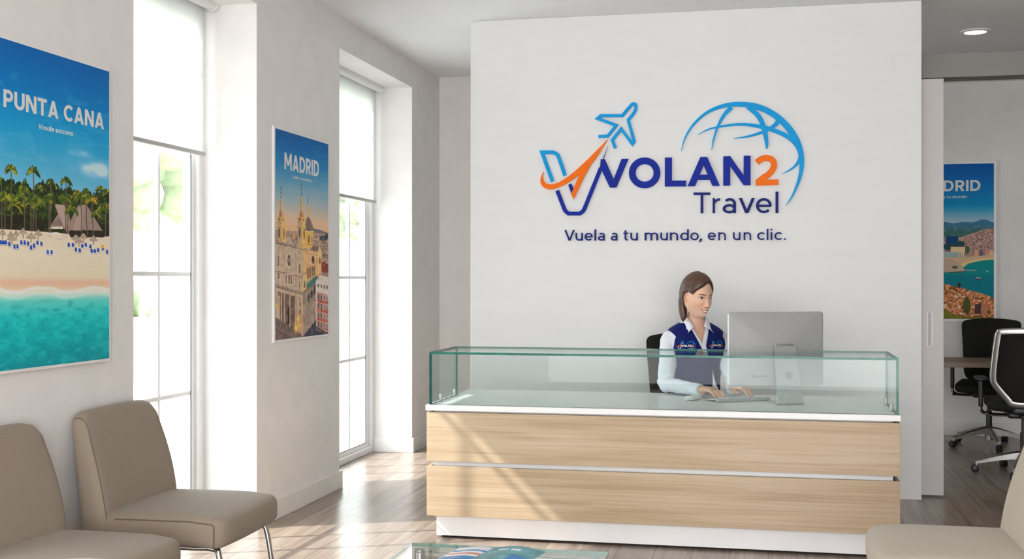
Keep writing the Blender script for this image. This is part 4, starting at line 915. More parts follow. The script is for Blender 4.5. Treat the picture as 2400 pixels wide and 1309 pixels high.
brochure(-1.045, 4.165, R(-9), .0005, Mb4, [(-.48, .2, .24, .31, Mb1), (-.48, .28, .06, .13, Mb2), (.18, .44, .30, .35, Mb5), (-.48, .4, -.30, -.05, Mb1)], 'white travel brochure with blue and red bands on the glass table, leftmost of the pile')
brochure(-.905, 4.125, R(-12), .0185, Mb3, [(-.30, -.12, .27, .33, Mb4), (-.05, .12, .25, .33, Mb4), (-.44, -.1, .33, .36, Mb1), (.1, .46, -.2, .05, Mb1)], 'teal travel brochure with small white marks, on top of the pile on the glass table')
brochure(-.735, 4.03, R(-20), .0005, Mb6, [(-.44, .3, .2, .3, Mb3)], 'grey-blue travel brochure sticking out at the right of the pile on the glass table', curl=.006)

# ------------------------------------------------------------------ swivel chairs
def make_office_chair(ring):
    e = empty('office_chair', (0, 0, 0)); loc = dict(local=True)
    MB().lathe([(.034, .055), (.036, .09), (.036, .15), (.03, .155)], 24).build('base_hub', M_base, e, True, **loc)
    for k in range(5):
        a = 2 * math.pi * k / 5; ca, sa = math.cos(a), math.sin(a)
        prof = [(.02, .130, .034, .026), (.08, .128, .030, .020), (.18, .108, .024, .015), (.28, .082, .018, .010), (.325, .074, .014, .008)]
        P = []
        for r_, z, hw, hh in prof:
            P.append([(r_ * ca - y * sa, r_ * sa + y * ca, z + dz) for y, dz in ((-hw, -hh), (-hw * .6, hh), (0, hh * 1.5), (hw * .6, hh), (hw, -hh), (0, -hh * 1.2))])
        b = MB(); b.grid(P, closed_v=True); b.add(P[-1], [tuple(range(6))]); lg = b.build('base_leg', M_base, e, True, angle=35, **loc)
        b = MB().tube([(.318 * ca, .318 * sa, .052), (.318 * ca, .318 * sa, .078)], .009, 12); b.build('caster_stem', M_base, lg, True, **loc)
        b = MB()
        for s in (-1, 1):
            cx, cy = .318 * ca - s * .012 * (-sa) * 1.0, .318 * sa + s * .012 * ca * -1.0
            n1 = Vector((-sa, ca, 0)); c0 = Vector((.33 * ca, .33 * sa, .028)) + n1 * s * .014
            b.tube([c0 - n1 * .010, c0 - n1 * .007, c0 + n1 * .007, c0 + n1 * .010], [.022, .0275, .0275, .022], 22)
        b.rbox((.034, .018, .022), .006, (2, 2, 2), (.33 * ca, .33 * sa, .045)); b.build('caster', M_blackp, lg, True, **loc)
    MB().lathe([(.024, .15), (.024, .30), (.017, .301), (.017, .43)], 24).build('gas_column', M_blackp, e, True, **loc)
    MB().rbox((.24, .26, .045), .015, (3, 3, 2), (0, .02, .435)).build('mechanism', M_blackp, e, True, **loc)
    MB().tube([(-.06, 0, .425), (-.24, -.02, .425)], .007, 8).rbox((.07, .02, .012), .005, (2, 2, 1), (-.255, -.02, .425)).build('lever', M_blackp, e, True, **loc)
    def ws(p): return (p.x, p.y, p.z + .012 * (p.x / .25) ** 2 - .05 * max(0, -p.y / .25 - .55) ** 1.5)
    MB().rbox((.50, .48, .075), .034, (10, 10, 2), (0, -.01, .498), ws, (0, 0, .008)).build('seat', M_black, e, True, angle=180, **loc)
    yb = lambda x, z: .235 + .10 * (z - .6) - .035 * (x / .25) ** 2 * -1 * -1
    if ring: out = [(-.10, .50), (-.155, .545), (-.235, .645), (-.252, .70), (-.248, .80), (-.226, 1.0), (-.212, 1.04), (-.185, 1.055), (0, 1.062)]
    else: out = [(-.12, .52), (-.185, .545), (-.215, .60), (-.222, .70), (-.230, .85), (-.238, .99), (-.232, 1.03), (-.20, 1.05), (-.10, 1.063), (0, 1.066)]
    full = out + [(-x, z) for x, z in out[-2::-1]]
    outl = smooth_path([(x, z) for x, z in full], 5, closed=True)
    # padded back: layered copies of the outline
    b = MB(); cx, cz = 0, .8; P = []
    for k, dy in ((.0, -.022), (.5, -.022), (.93, -.020), (1.0, -.010), (1.0, .004), (.93, .010), (.0, .010)):
        P.append([((x - cx) * k, yb(x * k, cz + (z - cz) * k) + dy, cz + (z - cz) * k) for x, z in outl])
    b.grid(P, closed_v=True); b.build('backrest', M_black, e, True, angle=60, **loc)
    if ring:
        P = []
        for off, dy in ((0, .006), (.0, .026), (-.010, .034), (-.040, .030), (-.043, .006)):
            Lf, Rt = ribbon(outl, 2 * abs(off) if off else .0001, True); q = Rt if off else Rt
            cxx = sum(abs(p[0]) for p in Rt)
            if sum(abs(p[0]) for p in Lf) < cxx: q = Lf
            P.append([(p[0], yb(p[0], p[1]) + dy, p[1]) for p in q])
        b = MB(); b.grid(P, True, True); b.build('back_frame', M_base, e, True, angle=50, **loc)
        MB().rbox((.20, .06, .06), .02, (3, 2, 2), (0, .20, .475)).build('back_bracket', M_blackp, e, True, **loc)
    else: MB().rbox((.08, .05, .24), .02, (2, 2, 4), (0, .255, .53)).build('back_bracket', M_blackp, e, True, **loc)
    MB().rbox((.10, .20, .03), .012, (2, 3, 2), (0, .16, .435)).build('back_carrier', M_blackp, e, True, **loc)
    for s in (-1, 1):
        MB().rbox((.085, .22, .024), .011, (3, 4, 2), (s * .285, -.04, .682)).build('armrest_pad', M_blackp, e, True, **loc)
        MB().rbox((.030, .050, .20), .012, (2, 2, 4), (s * .29, .0, .575)).build('armrest_post', M_blackp, e, True, **loc)
        MB().tube(smooth_path([(s * .29, 0, .50), (s * .288, 0, .455), (s * .265, 0, .432), (s * .20, .01, .424), (s * .08, .02, .424)], 6), .012, 12, flat=1.4).build('arm_tube', M_chrome, e, True, **loc)
    return e
oc = make_office_chair(False); oc.location = (1.815, 10.70, 0); oc.rotation_euler = (0, 0, R(-14))
g2 = 'black swivel office chairs'
tag(oc, 'black swivel office chair behind the wooden office table, facing the camera', 'office chair', g2)
oc2 = copy_tree(oc); oc2.location = (-.43, 7.36, 0); oc2.rotation_euler = (0, 0, R(22)); tag(oc2, 'black office chair on which the receptionist sits behind the counter', 'office chair', g2)
oc3 = make_office_chair(True); oc3.location = (1.80, 9.22, 0); oc3.rotation_euler = (0, 0, R(176)); tag(oc3, 'black mesh office chair with a silver back frame, seen from behind in the office', 'office chair', g2)

# office table
ot = empty('office_table', (2.1, 10.5, 0), 'brown wooden meeting table in the office behind the sliding door', 'table')
MB().box(1.18, 3.1, 10.08, 10.74, .700, .742).build('tabletop', M_table, ot, bevel=.002)
for x in (1.26, 3.0):
    for y in (10.16, 10.66): MB().box(x - .02, x + .02, y - .02, y + .02, 0, .70).build('leg', M_blackp, ot, bevel=.002)

# ------------------------------------------------------------------ computer, keyboard, mouse on the counter
am = R(24); MC = Vector((.040, 6.700, 0)); pf = Vector((-math.sin(am), math.cos(am), 0)); pw = Vector((math.cos(am), math.sin(am), 0))
mon = empty('desktop_computer', (MC.x, MC.y, zt1 + .0005), 'silver all-in-one computer seen from behind on the white counter', 'computer')
mon.rotation_euler = (0, 0, am); zm0, zm1 = .820 - zt1, 1.224 - zt1; mw = .556
cz_ = (zm0 + zm1) / 2; hh_ = (zm1 - zm0) / 2; rc_ = .016; ol = []
for qx, qz, a0 in ((1, 1, 0), (-1, 1, 90), (-1, -1, 180), (1, -1, 270)):
    ol += [(qx * (mw / 2 - rc_) + rc_ * math.cos(R(a0 + 90 * i / 7)), qz * (hh_ - rc_) + rc_ * math.sin(R(a0 + 90 * i / 7))) for i in range(8)]
bulge_ = lambda x, z: .024 * (max(0, 1 - (x / (mw / 2)) ** 2) * max(0, 1 - (z / hh_) ** 2)) ** .8
P = []
for k, y in ((0, .005), (.985, .005), (1, .0035), (1, -.0035), (.99, -.005)) : P.append([(x * k, y, cz_ + z * k) for x, z in ol])
for k in np.linspace(.97, 0, 16): P.append([(x * k, -.005 - bulge_(x * k, z * k), cz_ + z * k) for x, z in ol])
b = MB(); b.grid(P, closed_v=True); b.build('housing', M_alu, mon, True, local=True, angle=50)
MB().box(-mw / 2 + .012, mw / 2 - .012, .0049, .0056, zm0 + .075, zm1 - .012).build('screen', mat('screen_glass', (20, 24, 32), .12, noise=.05), mon, local=True)
bx = .035     # stand slightly right of the middle of the back
st_pts = [(-.028, zm0 + .215), (-.040, zm0 + .205), (-.075, zm0 + .06), (-.10, .06), (-.108, .022), (-.106, .009), (-.098, .0035), (-.080, .003), (.075, .003)]
sp_ = smooth_path(st_pts, 6)
hwf = lambda t: .058 + .022 * min(1, t * 1.6)
b = MB(); P = []; n = len(sp_)
for i, (y, z) in enumerate(sp_):
    a = Vector(sp_[max(0, i - 1)]); c = Vector(sp_[min(n - 1, i + 1)]); d = (c - a).normalized(); nn = Vector((-d.y, d.x)) * .003; h = hwf(i / n)
    P.append([(bx - h, y + nn.x, z + nn.y), (bx + h, y + nn.x, z + nn.y), (bx + h, y - nn.x, z - nn.y), (bx - h, y - nn.x, z - nn.y)])
b.grid(P, closed_v=True); b.add(P[0], [(0, 1, 2, 3)]); b.add(P[-1], [(0, 1, 2, 3)]); b.build('stand', M_alu, mon, True, local=True, angle=50)
stand = mon.children[-1]
ic_ = min(range(n), key=lambda i: abs(sp_[i][1] - .150)); a_, c_ = Vector(sp_[ic_ - 1]), Vector(sp_[ic_ + 1]); d_ = (c_ - a_).normalized(); nn = Vector((d_.y, -d_.x)); nn = -nn if nn.x > 0 else nn
q_ = Vector(sp_[ic_]); e0, e1 = q_ + nn * .0022, q_ + nn * .0034
MB().tube([(bx + .008, e0.x, e0.y), (bx + .008, e1.x, e1.y)], .021, 28).build('cable_hole_cap', mat('cable_cap_grey', (140, 142, 142), .4, noise=.02), stand, True, local=True)
MB().rbox((.105, .014, .016), .005, (3, 2, 2), (bx, -.030, zm0 + .222)).build('hinge', mat('hinge_grey', (170, 166, 164), .35, .6, .02), mon, True, local=True)
b = MB()
for i in range(8):
    x = -.215 + i * .0155; hgt = .010 if 1 < i < 7 else .005; wd_ = .0045 if i != 7 else .010
    if i < 2: hgt, wd_ = .0015, .008
    kx = (x / (mw / 2)) ** 2; zc = zm0 + .055; kk = max(0, 1 - kx) * max(0, 1 - ((zc - (zm0 + zm1) / 2) / ((zm1 - zm0) / 2)) ** 2)
    xp = x + .045; pb = MB().rbox((wd_, .0022, hgt), .0007, (1, 1, 1), (xp, -.0055 - bulge_(xp, zc - cz_), zc)); pb.build('port', M_blackp, mon, True, local=True)
# keyboard: tube along the rear edge, thin tilted deck running towards the typist
ak = R(33); kb = empty('keyboard', (-.135, 6.752, zt1 + .0005), 'thin silver keyboard under the hands of the receptionist', 'keyboard'); kb.rotation_euler = (0, 0, ak)
kw = .335
MB().tube([(-kw / 2, 0, .0095), (kw / 2, 0, .0095)], .0095, 18).build('battery_tube', M_alu, kb, True, local=True)
MB().rbox((kw, .125, .005), .0024, (4, 3, 1), (0, .062, 0), lambda p: (p.x, p.y, p.z + .0125 - .068 * (p.y + .0625) * 1.0 + .0)).build('deck', M_alu, kb, True, local=True)
b = MB()
for r_ in range(5):
    for c_ in range(14):
        x = -kw / 2 + .016 + c_ * (kw - .032) / 13; y = .020 + r_ * .0205; z = .0158 - .068 * y
        kk = MB().box(x - .0088, x + .0088, y - .0085, y + .0085, z - .001, z + .0015)
        b.add(kk.v, kk.f)
b.build('keys', M_plastic, kb, local=True)
mo = empty('mouse', (-.412, 6.775, zt1 + .0005), 'flat white computer mouse lying left of the keyboard', 'mouse'); mo.rotation_euler = (0, 0, R(62))
MB().rbox((.112, .058, .020), .0095, (8, 6, 2), (0, 0, .0105), lambda p: (p.x, p.y * (1 - .25 * (p.x / .056) ** 4), p.z + (.006 * (1 - (p.x / .056) ** 2) * (1 - (p.y / .03) ** 2) if p.z > 0 else .002)), (0, 0, 0)).build('shell', M_plastic, mo, True, local=True, angle=180)
MB().tube([(.022, 0, .0238), (.030, 0, .0228)], .0028, 8).build('scroll_ball', M_gasket, mo, True, local=True)
# curled sheet standing behind the hand
b = MB(); P = []
for t in np.linspace(0, 1, 12):
    z = zt1 + .001 + .148 * t; wv_ = .048 * (1 - t) ** 1.6 + .0006
    P.append([(-.315 + wv_ * u_, 7.07 + .022 * (1 - t) ** 2 * u_, z) for u_ in (0, .33, .66, 1)])
b.grid(P); o = b.build('paper_sheet', mat('paper_white', (238, 238, 236), .7, noise=.005), None, True); tag(o, 'curled white paper tip standing beside the hand and the computer', 'paper')
o.modifiers.new('s', 'SOLIDIFY').thickness = .0006

# ------------------------------------------------------------------ the receptionist
BF = Vector((.40, -.92, 0)).normalized(); BL = Vector((.92, .40, 0)).normalized(); BP = Vector((-.43, 7.30, 0))
def B2W(x, y, z): return BP + BL * x + BF * y + Vector((0, 0, z))
def W2B(p): d = Vector(p) - BP; return Vector((d.dot(BL), d.dot(BF), d.z))
person = empty('person', (-.43, 7.30, 0), 'seated woman in a navy vest and white shirt, smiling and typing at the counter', 'person')
LEV = [(.53, .168, .120, .0, 2.3), (.60, .170, .125, 0, 2.3), (.72, .140, .100, .0, 2.2), (.80, .140, .100, .002, 2.2), (.88, .152, .112, .006, 2.3), (.94, .162, .128, .010, 2.4), (.99, .168, .122, .006, 2.5),
       (1.04, .175, .104, 0, 2.6), (1.08, .172, .084, -.006, 2.5), (1.11, .140, .068, -.010, 2.3), (1.135, .096, .060, -.010, 2.1), (1.155, .068, .056, -.006, 2.0), (1.18, .056, .054, .002, 2.0)]
LZ = [l[0] for l in LEV]
def lev(z, k): return float(np.interp(z, LZ, [l[k] for l in LEV]))
def torso(z, a, off=0.0):
    A, Bq, y0, n = lev(z, 1) + off, lev(z, 2) + off, lev(z, 3), lev(z, 4)
    s, c = math.sin(a), math.cos(a); q = (abs(s) ** n + abs(c) ** n) ** (-1 / n)
    bust = 0
    if c > 0: bust = .016 * math.exp(-((z - .955) / .045) ** 2) * (math.exp(-((A * s * q - .072) / .05) ** 2) + math.exp(-((A * s * q + .072) / .05) ** 2))
    return (A * s * q, y0 + Bq * c * q + bust, z)
def torso_mb(z0, z1, off, nz=40, na=72):
    P = [[B2W(*torso(z, 2 * math.pi * k / na, off)) for k in range(na)] for z in np.linspace(z0, z1, nz)]
    b = MB(); b.grid(P, closed_v=True); b.add(P[0], [tuple(range(na))]); b.add(P[-1], [tuple(range(na))[::-1]]); return b
def remeshed(mb, voxel, smooth_it=0):
    """one continuous surface out of closed overlapping shapes"""
    me = bpy.data.meshes.new('t'); me.from_pydata([tuple(v) for v in mb.v], [], mb.f)
    bm = bmesh.new(); bm.from_mesh(me); bmesh.ops.remove_doubles(bm, verts=bm.verts, dist=1e-5); bmesh.ops.recalc_face_normals(bm, faces=bm.faces); bm.to_mesh(me); bm.free()
    o = bpy.data.objects.new('t', me); COL.objects.link(o); m = o.modifiers.new('r', 'REMESH'); m.mode = 'VOXEL'; m.voxel_size = voxel
    if smooth_it: s = o.modifiers.new('s', 'SMOOTH'); s.iterations = smooth_it; s.factor = .5
    dg = bpy.context.evaluated_depsgraph_get(); ev = o.evaluated_get(dg); em = ev.to_mesh()
    out = MB(); out.v = [tuple(v.co) for v in em.vertices]; out.f = [tuple(p.vertices) for p in em.polygons]; out.m = [0] * len(out.f)
    ev.to_mesh_clear(); bpy.data.objects.remove(o); return out
shR, shL = B2W(-.158, -.004, 1.035), B2W(.158, -.004, 1.035)
elR = Vector((-.590, 7.105, .787)); wrR = Vector((-.385, 6.905, .772)); elL = Vector((-.205, 7.215, .81)); wrL = Vector((-.202, 7.010, .776))
def clip_mb(mb, field):
    """keep the side where field < 0, cutting faces exactly along the zero line"""
    val = [field(W2B(v)) for v in mb.v]; out = MB(); out.v = list(mb.v); cache = {}
    def cut(a, c):
        k = (min(a, c), max(a, c))
        if k not in cache:
            t = val[a] / (val[a] - val[c]); cache[k] = len(out.v); out.v.append(tuple(Vector(mb.v[a]).lerp(Vector(mb.v[c]), t)))
        return cache[k]
    for f in mb.f:
        g = []
        for i in range(len(f)):
            a, c = f[i], f[(i + 1) % len(f)]
            if val[a] < 0: g.append(a)
            if (val[a] < 0) != (val[c] < 0): g.append(cut(a, c))
        if len(g) >= 3: out.f.append(tuple(g))
    used = sorted({j for f in out.f for j in f}); mp = {j: i for i, j in enumerate(used)}
    out.v = [out.v[j] for j in used]; out.f = [tuple(mp[j] for j in f) for f in out.f]; out.m = [0] * len(out.f); return out
# hands: palm, four fingers, thumb, all grown into one skin
def hand_mb(wrist, fwd, thumb_side, L_=1.0, up=Vector((0, 0, 1)), curl=1.0, spread=1.0):
    fwd = fwd.normalized(); side = up.cross(fwd).normalized() * thumb_side; up = fwd.cross(side).normalized(); up = up if up.z > 0 else -up
    T = lambda x, y, z: wrist + (fwd * x + side * y + up * z) * L_
    b = MB()
    pal = MB().rbox((.100, .078, .027), .0125, (5, 5, 2), (0, 0, 0), lambda p: (p.x, p.y * (.74 + .26 * min(1, (p.x + .05) / .07)), p.z * (1.05 - .15 * (p.x / .05)) + .004 * (1 - (p.y / .04) ** 2)))
    b.add([T(x + .058, y + .0, z + .006 * math.sin((x + .05) * 20)) for x, y, z in pal.v], pal.f)
    b.tube([T(-.034, 0, -.003), T(-.015, 0, -.002), T(.02, 0, .001), T(.05, 0, .002)], [.0225, .0245, .026, .020], 18, flat=.80 if False else 1)
    for i, (y, ln, x0) in enumerate([(.030, .072, .098), (.010, .080, .103), (-.011, .074, .100), (-.030, .058, .092)]):
        a1, a2, a3 = R(14 * curl + 4 * i), R(46 * curl + 3 * i), R(66 * curl); yy = y; sp = spread * (y * .16)
        p0 = T(x0 - .03, y * .95, .002); p1 = T(x0, yy, .003); q = [x0, yy, .003]; pts = [p0, p1]
        for f, a in ((.46, a1), (.30, a2), (.24, a3)):
            for h in (.5, 1): pts.append(T(q[0] + math.cos(a) * ln * f * h, q[1] + sp * f * h, q[2] - math.sin(a) * ln * f * h))
            q = [q[0] + math.cos(a) * ln * f, q[1] + sp * f, q[2] - math.sin(a) * ln * f]
        k = .94 if i < 3 else .84
        b.tube(pts, [v * k for v in (.0092, .0098, .0088, .0090, .0082, .0084, .0072, .0052)], 14)
    b.tube([T(.022, .022, -.004), T(.040, .040, -.010), T(.062, .051, -.014), T(.078, .054, -.016), T(.094, .053, -.019), T(.104, .051, -.022)], [.015, .0135, .0108, .0104, .0090, .0060], 14)
    return b, T
dR = Vector((.175, -.105, -.012)); dL = Vector((.135, -.115, -.010))
hR, TR = hand_mb(wrR + Vector((0, 0, .004)), dR, 1, .98, curl=.72); hL, TL = hand_mb(wrL + Vector((0, 0, .006)), dL, -1, .96, curl=.95)
core = torso_mb(.60, 1.165, -.010, 34, 48)
core.tube([tuple(B2W(0, -.008, 1.12)), tuple(B2W(.002, .000, 1.17)), tuple(B2W(.005, .012, 1.22)), tuple(B2W(.008, .016, 1.27))], [.060, .050, .050, .050], 28)
for sh, el, wr, hb in ((shR, elR, wrR, hR), (shL, elL, wrL, hL)):
    core.tube([sh, (sh + el) / 2, el], [.044, .038, .033], 18); core.tube([el, (el + wr) / 2, wr], [.034, .030, .0245], 18)
for s in (-1, 1):       # legs and feet under the counter
    hip, kn, an = B2W(s * .09, .0, .62), B2W(s * .11, .36, .60), B2W(s * .11, .30, .10)
    hip2, kn2, an2 = [Vector((p.x, p.y if p.y > 6.9 else p.y, p.z)) for p in (hip, kn, an)]
    core.tube([hip2, (hip2 + kn2) / 2, kn2], [.066, .060, .048], 18); core.tube([kn2, kn2 * .6 + an2 * .4, an2], [.052, .050, .034], 18)
    core.tube([an2, B2W(s * .11, .34, .055), B2W(s * .115, .42, .035)], [.034, .034, .022], 14)
skin_rest = remeshed(core, .0062, 2)
hands = MB()
for hb in (hR, hL):
    r_ = remeshed(hb, .0021, 2); hands.add(r_.v, r_.f)
# head
HY, HP = R(43), R(6)
hf = Vector((math.sin(HY) * math.cos(HP), -math.cos(HY) * math.cos(HP), -math.sin(HP))); hl = Vector((math.cos(HY), math.sin(HY), 0)); hu = hl.cross(hf) * -1
if hu.z < 0: hu = -hu
HC_ = on_y(1634.5, 693.0, 7.175); HSC = 1.075
def H2W(x, y, z): return HC_ + (hl * x + hf * y + hu * z) * HSC
def ss(e0, e1, x): t = np.clip((x - e0) / (e1 - e0), 0, 1); return t * t * (3 - 2 * t)
def head_pt(lon, t, features=True):
    """lon 0 = face, + = her left; t -1 chin .. 1 crown (arrays)"""
    s, c = np.sin(lon), np.cos(lon); z = .118 * t; tn = np.clip(-t, 0, 1); tp = np.clip(t, 0, 1)
    rx = np.where(t < 0, (1 - tn ** 2.7) ** .62, np.sqrt(np.clip(1 - tp ** 2.25, 0, 1))); jaw = 1 - .30 * ss(.05, .95, tn)
    rf = np.where(t < 0, np.sqrt(np.clip(1 - tn ** 6.5, 0, 1)), np.sqrt(np.clip(1 - tp ** 2.3, 0, 1)))
    rb = np.where(t < 0, np.sqrt(np.clip(1 - tn ** 1.6, 0, 1)) * (1 - .25 * tn), np.sqrt(np.clip(1 - tp ** 2.2, 0, 1)))
    x = .0725 * s * rx * jaw * (1 - .02 * c); yf = .086 * np.sign(c) * np.abs(c) ** .92 * rf; yb_ = .100 * c * rb; y = np.where(c > 0, yf, yb_)
    y = y - .020 * ss(.35, 1.0, tn) * (np.abs(s) ** 1.2) * np.where(c > 0, 1, (1 + c) ** 2)      # jaw line sweeps back to the ear
    if features:
        w_ = ss(.15, .6, c); G = lambda cx, cz, sx, sz: np.exp(-((x - cx) / sx) ** 2 - ((z - cz) / sz) ** 2)
        ax = np.abs(x)
        d = -.0065 * np.exp(-((ax - .031) / .015) ** 2 - ((z + .004) / .011) ** 2) + .0030 * np.exp(-((ax - .031) / .0115) ** 2 - ((z + .0055) / .0065) ** 2)
        d += .0035 * np.exp(-((ax - .028) / .022) ** 2 - ((z - .014) / .007) ** 2)
        zt = np.clip((.006 - z) / .054, 0, 1); ridge = np.where((z < .010) & (z > -.062), .0015 + .0150 * zt ** 1.4, 0) * np.exp(-(x / (.0062 + .004 * zt)) ** 2) * (1 - ss(-.046, -.056, z) if False else 1)
        ridge = ridge * (1 - ss(.046, .056, -z)); d += ridge + .0050 * G(0, -.045, .0085, .0075) + .0045 * np.exp(-((ax - .0125) / .0055) ** 2 - ((z + .048) / .006) ** 2)
        d += .0055 * np.exp(-((ax - .040) / .016) ** 2 - ((z + .036) / .016) ** 2)
        d += .0040 * G(0, -.0735, .020, .012) - .0040 * np.exp(-((ax - .027) / .005) ** 2 - ((z + .066) / .007) ** 2) - .0025 * G(0, -.088, .014, .005)
        d += .0075 * G(0, -.104, .017, .013) - .002 * G(0, -.058, .004, .006)
        y = y + d * w_
    return x, y, z
lo = np.linspace(-math.pi, math.pi, 341)[:-1]; lo = lo - .62 * np.sin(lo); tt = np.sin(np.linspace(-math.pi / 2, math.pi / 2, 290)); tt = np.sign(tt) * np.abs(tt) ** 1.12
LO, TT = np.meshgrid(lo, tt); hx, hy, hz = head_pt(LO, TT)
head = MB(); nlo = len(lo)
Wp = np.array(HC_)[None, None] + (hx[..., None] * np.array(hl) + hy[..., None] * np.array(hf) + hz[..., None] * np.array(hu)) * HSC
head.grid([[tuple(p) for p in row] for row in Wp], closed_v=True)
# face colours (skin, lips, brows and eyes, with eye glints and crease shade painted in)
sk = np.array([228, 184, 158.]); C = np.ones(hx.shape + (3,)) * sk
def pa(m, col):
    global C
    m = np.clip(m, 0, 1)[..., None]; C = C * (1 - m) + np.array(col, float) * m
fr = np.cos(LO) > .1; axx = np.abs(hx)
pa(fr * .30 * np.exp(-((axx - .040) / .017) ** 2 - ((hz + .038) / .015) ** 2), (226, 138, 118)); pa(fr * .25 * np.exp(-(hx / .012) ** 2 - ((hz + .046) / .01) ** 2), (222, 140, 120))
# brows
zb_ = .0125 + .0040 * np.sin(np.clip((axx - .012) / .036, 0, 1) * 2.3); pa(fr * (axx > .012) * (axx < .048) * (1 - ss(.0016, .0040, np.abs(hz - zb_) + .0016 * ss(.03, .048, axx))) * .95, (74, 48, 38))
# eyes
ex = (axx - .031); lid_up = -.0035 + .0068 * (1 - (ex / .0145) ** 2); lid_dn = -.0045 - .0034 * (1 - (ex / .0145) ** 2); eye = (np.abs(ex) < .0145) & (hz < lid_up) & (hz > lid_dn) & fr
pa(eye * 1., (226, 218, 214)); gx = .0012 * 1; ic = np.hypot(np.where(hx > 0, hx - .031 - gx, hx + .031 - gx), hz + .0028); pa((eye & (ic < .0062)) * 1., (58, 34, 24)); pa((eye & (ic < .0030)) * 1., (16, 10, 8)); 
pa((eye & (np.hypot(np.where(hx > 0, hx - .033, hx + .029), hz + .0008) < .0011)) * .8, (240, 240, 240))  # painted glint in each eye
pa(fr * (np.abs(ex) < .0158) * (1 - ss(.0006, .0017, np.abs(hz - lid_up))) * .95, (42, 26, 22)); pa(fr * (np.abs(ex) < .0135) * (1 - ss(.0003, .0011, np.abs(hz - lid_dn))) * .45, (110, 70, 60))
pa(fr * (np.abs(ex) < .014) * (1 - ss(.0006, .0018, np.abs(hz - lid_up - .0036))) * .35, (150, 100, 84))  # lid crease, its shade painted in
pa(fr * np.exp(-((axx - .031) / .016) ** 2 - ((hz - .002) / .006) ** 2) * .22, (160, 104, 86))
# mouth: smiling lips with teeth
mx = np.clip(axx / .0275, 0, 1); zc_ = -.0745 + .0120 * mx ** 2; up_ = zc_ + .0056 * (1 - mx ** 2.2) + .0014 * np.exp(-((axx - .006) / .004) ** 2); lo_ = zc_ - .0118 * (1 - mx ** 2) ** .8
inn_u = zc_ + .0022 * (1 - mx ** 2); inn_l = zc_ - .0068 * (1 - mx ** 2); mouth = fr & (axx < .0275)
pa((mouth & (hz < up_) & (hz > lo_)) * 1., (196, 96, 84)); pa((mouth & (hz < inn_u) & (hz > inn_l) & (axx < .023)) * 1., (240, 234, 226)); pa((mouth & (axx >= .0195) & (np.abs(hz - zc_) < .0014)) * .8, (110, 44, 40))
pa(fr * (1 - ss(.0, .0012, np.abs(hz - inn_u))) * (axx < .022) * .5, (130, 56, 50)); pa(fr * np.exp(-((axx - .0075) / .0028) ** 2 - ((hz + .0535) / .0022) ** 2) * .75, (120, 66, 52))  # shade painted under the upper lip and in the nostrils
# ears
ears = MB()
for s in (-1, 1):
    vs = []; P = []
    for i in range(13):
        v = math.pi * i / 12; row = []
        for k in range(24):
            a = 2 * math.pi * k / 24; px_ = math.cos(v); rr = math.sin(v); yy = .0165 * rr * math.cos(a); zz = .031 * rr * math.sin(a); rad = math.hypot(yy / .0165, zz / .031)
            out = .0055 * px_ - (.0065 * math.exp(-(rad / .55) ** 2) if px_ > 0 else 0) + .0035 * (1 if px_ > 0 else .4) * math.exp(-((rad - .85) / .2) ** 2)
            if zz < -.012: yy *= 1 - .35 * min(1, (-zz - .012) / .02)
            row.append(tuple(H2W(s * (.0700 + out - .20 * yy), -.004 + yy * 1.0 - .12 * zz * -1, -.010 + zz)))
        P.append(row)
    ears.grid(P, closed_v=True)
body = MB(); body.add(head.v, head.f); nh = len(head.v)
body.add(ears.v, ears.f); body.add(skin_rest.v, skin_rest.f); body.add(hands.v, hands.f)
def color_mesh(o, cols):
    me = o.data; at = me.color_attributes.new('Col', 'FLOAT_COLOR', 'POINT'); c = np.clip(np.asarray(cols), 0, 255) / 255
    c = np.where(c <= .04045, c / 12.92, ((c + .055) / 1.055) ** 2.4); at.data.foreach_set('color', np.concatenate([c, np.ones((len(c), 1))], 1).reshape(-1).astype(np.float32))
bo = body.build('body', vcol_mat('skin', .48, .35, .12), person, True, angle=180)
cols = np.ones((len(body.v), 3)) * sk; cols[:nh] = C.reshape(-1, 3)
for i_ in range(nh, nh + len(ears.v)):
    q_ = (i_ - nh) % (13 * 24); r_k = q_ // 24
    if r_k < 4: cols[i_] = (206, 140, 112)      # inner ear: redder skin, darkened to shade the hollow
for T_ in (TR, TL):     # nails
    pass
color_mesh(bo, cols)

# hair: an offset of the same skull, trimmed along the hairline, with combed grooves
hl_lon = [-math.pi, -2.3, -1.95, -1.72, -1.50, -1.28, -1.12, -.85, -.5, -.1, .25, .55, .85, 1.12, 1.28, 1.5, 1.72, 1.95, 2.3, math.pi]
hl_z = [-.070, -.058, -.040, .000, .024, .016, .012, .036, .052, .068, .0770, .066, .040, .004, .008, .022, .000, -.040, -.058, -.070]
lh = np.linspace(-math.pi, math.pi, 321)[:-1]; th_ = np.linspace(0, 1, 110); P = []
def flow(x, y, z):      # which lock a point belongs to: locks run back to the tie
    return math.atan2(x - .018, z - .30 * (y + .1) + .01) + .0 * y
hcol = []
def lock_col(ph, e=1):
    v = .55 * vnoise(np.array(ph * 11.), np.array(1.5), 3) + .45 * vnoise(np.array(ph * 47.), np.array(4.5), 9); v = float(v)
    return np.array([46, 28, 20.]) * (1 - v) + np.array([112, 76, 56.]) * v
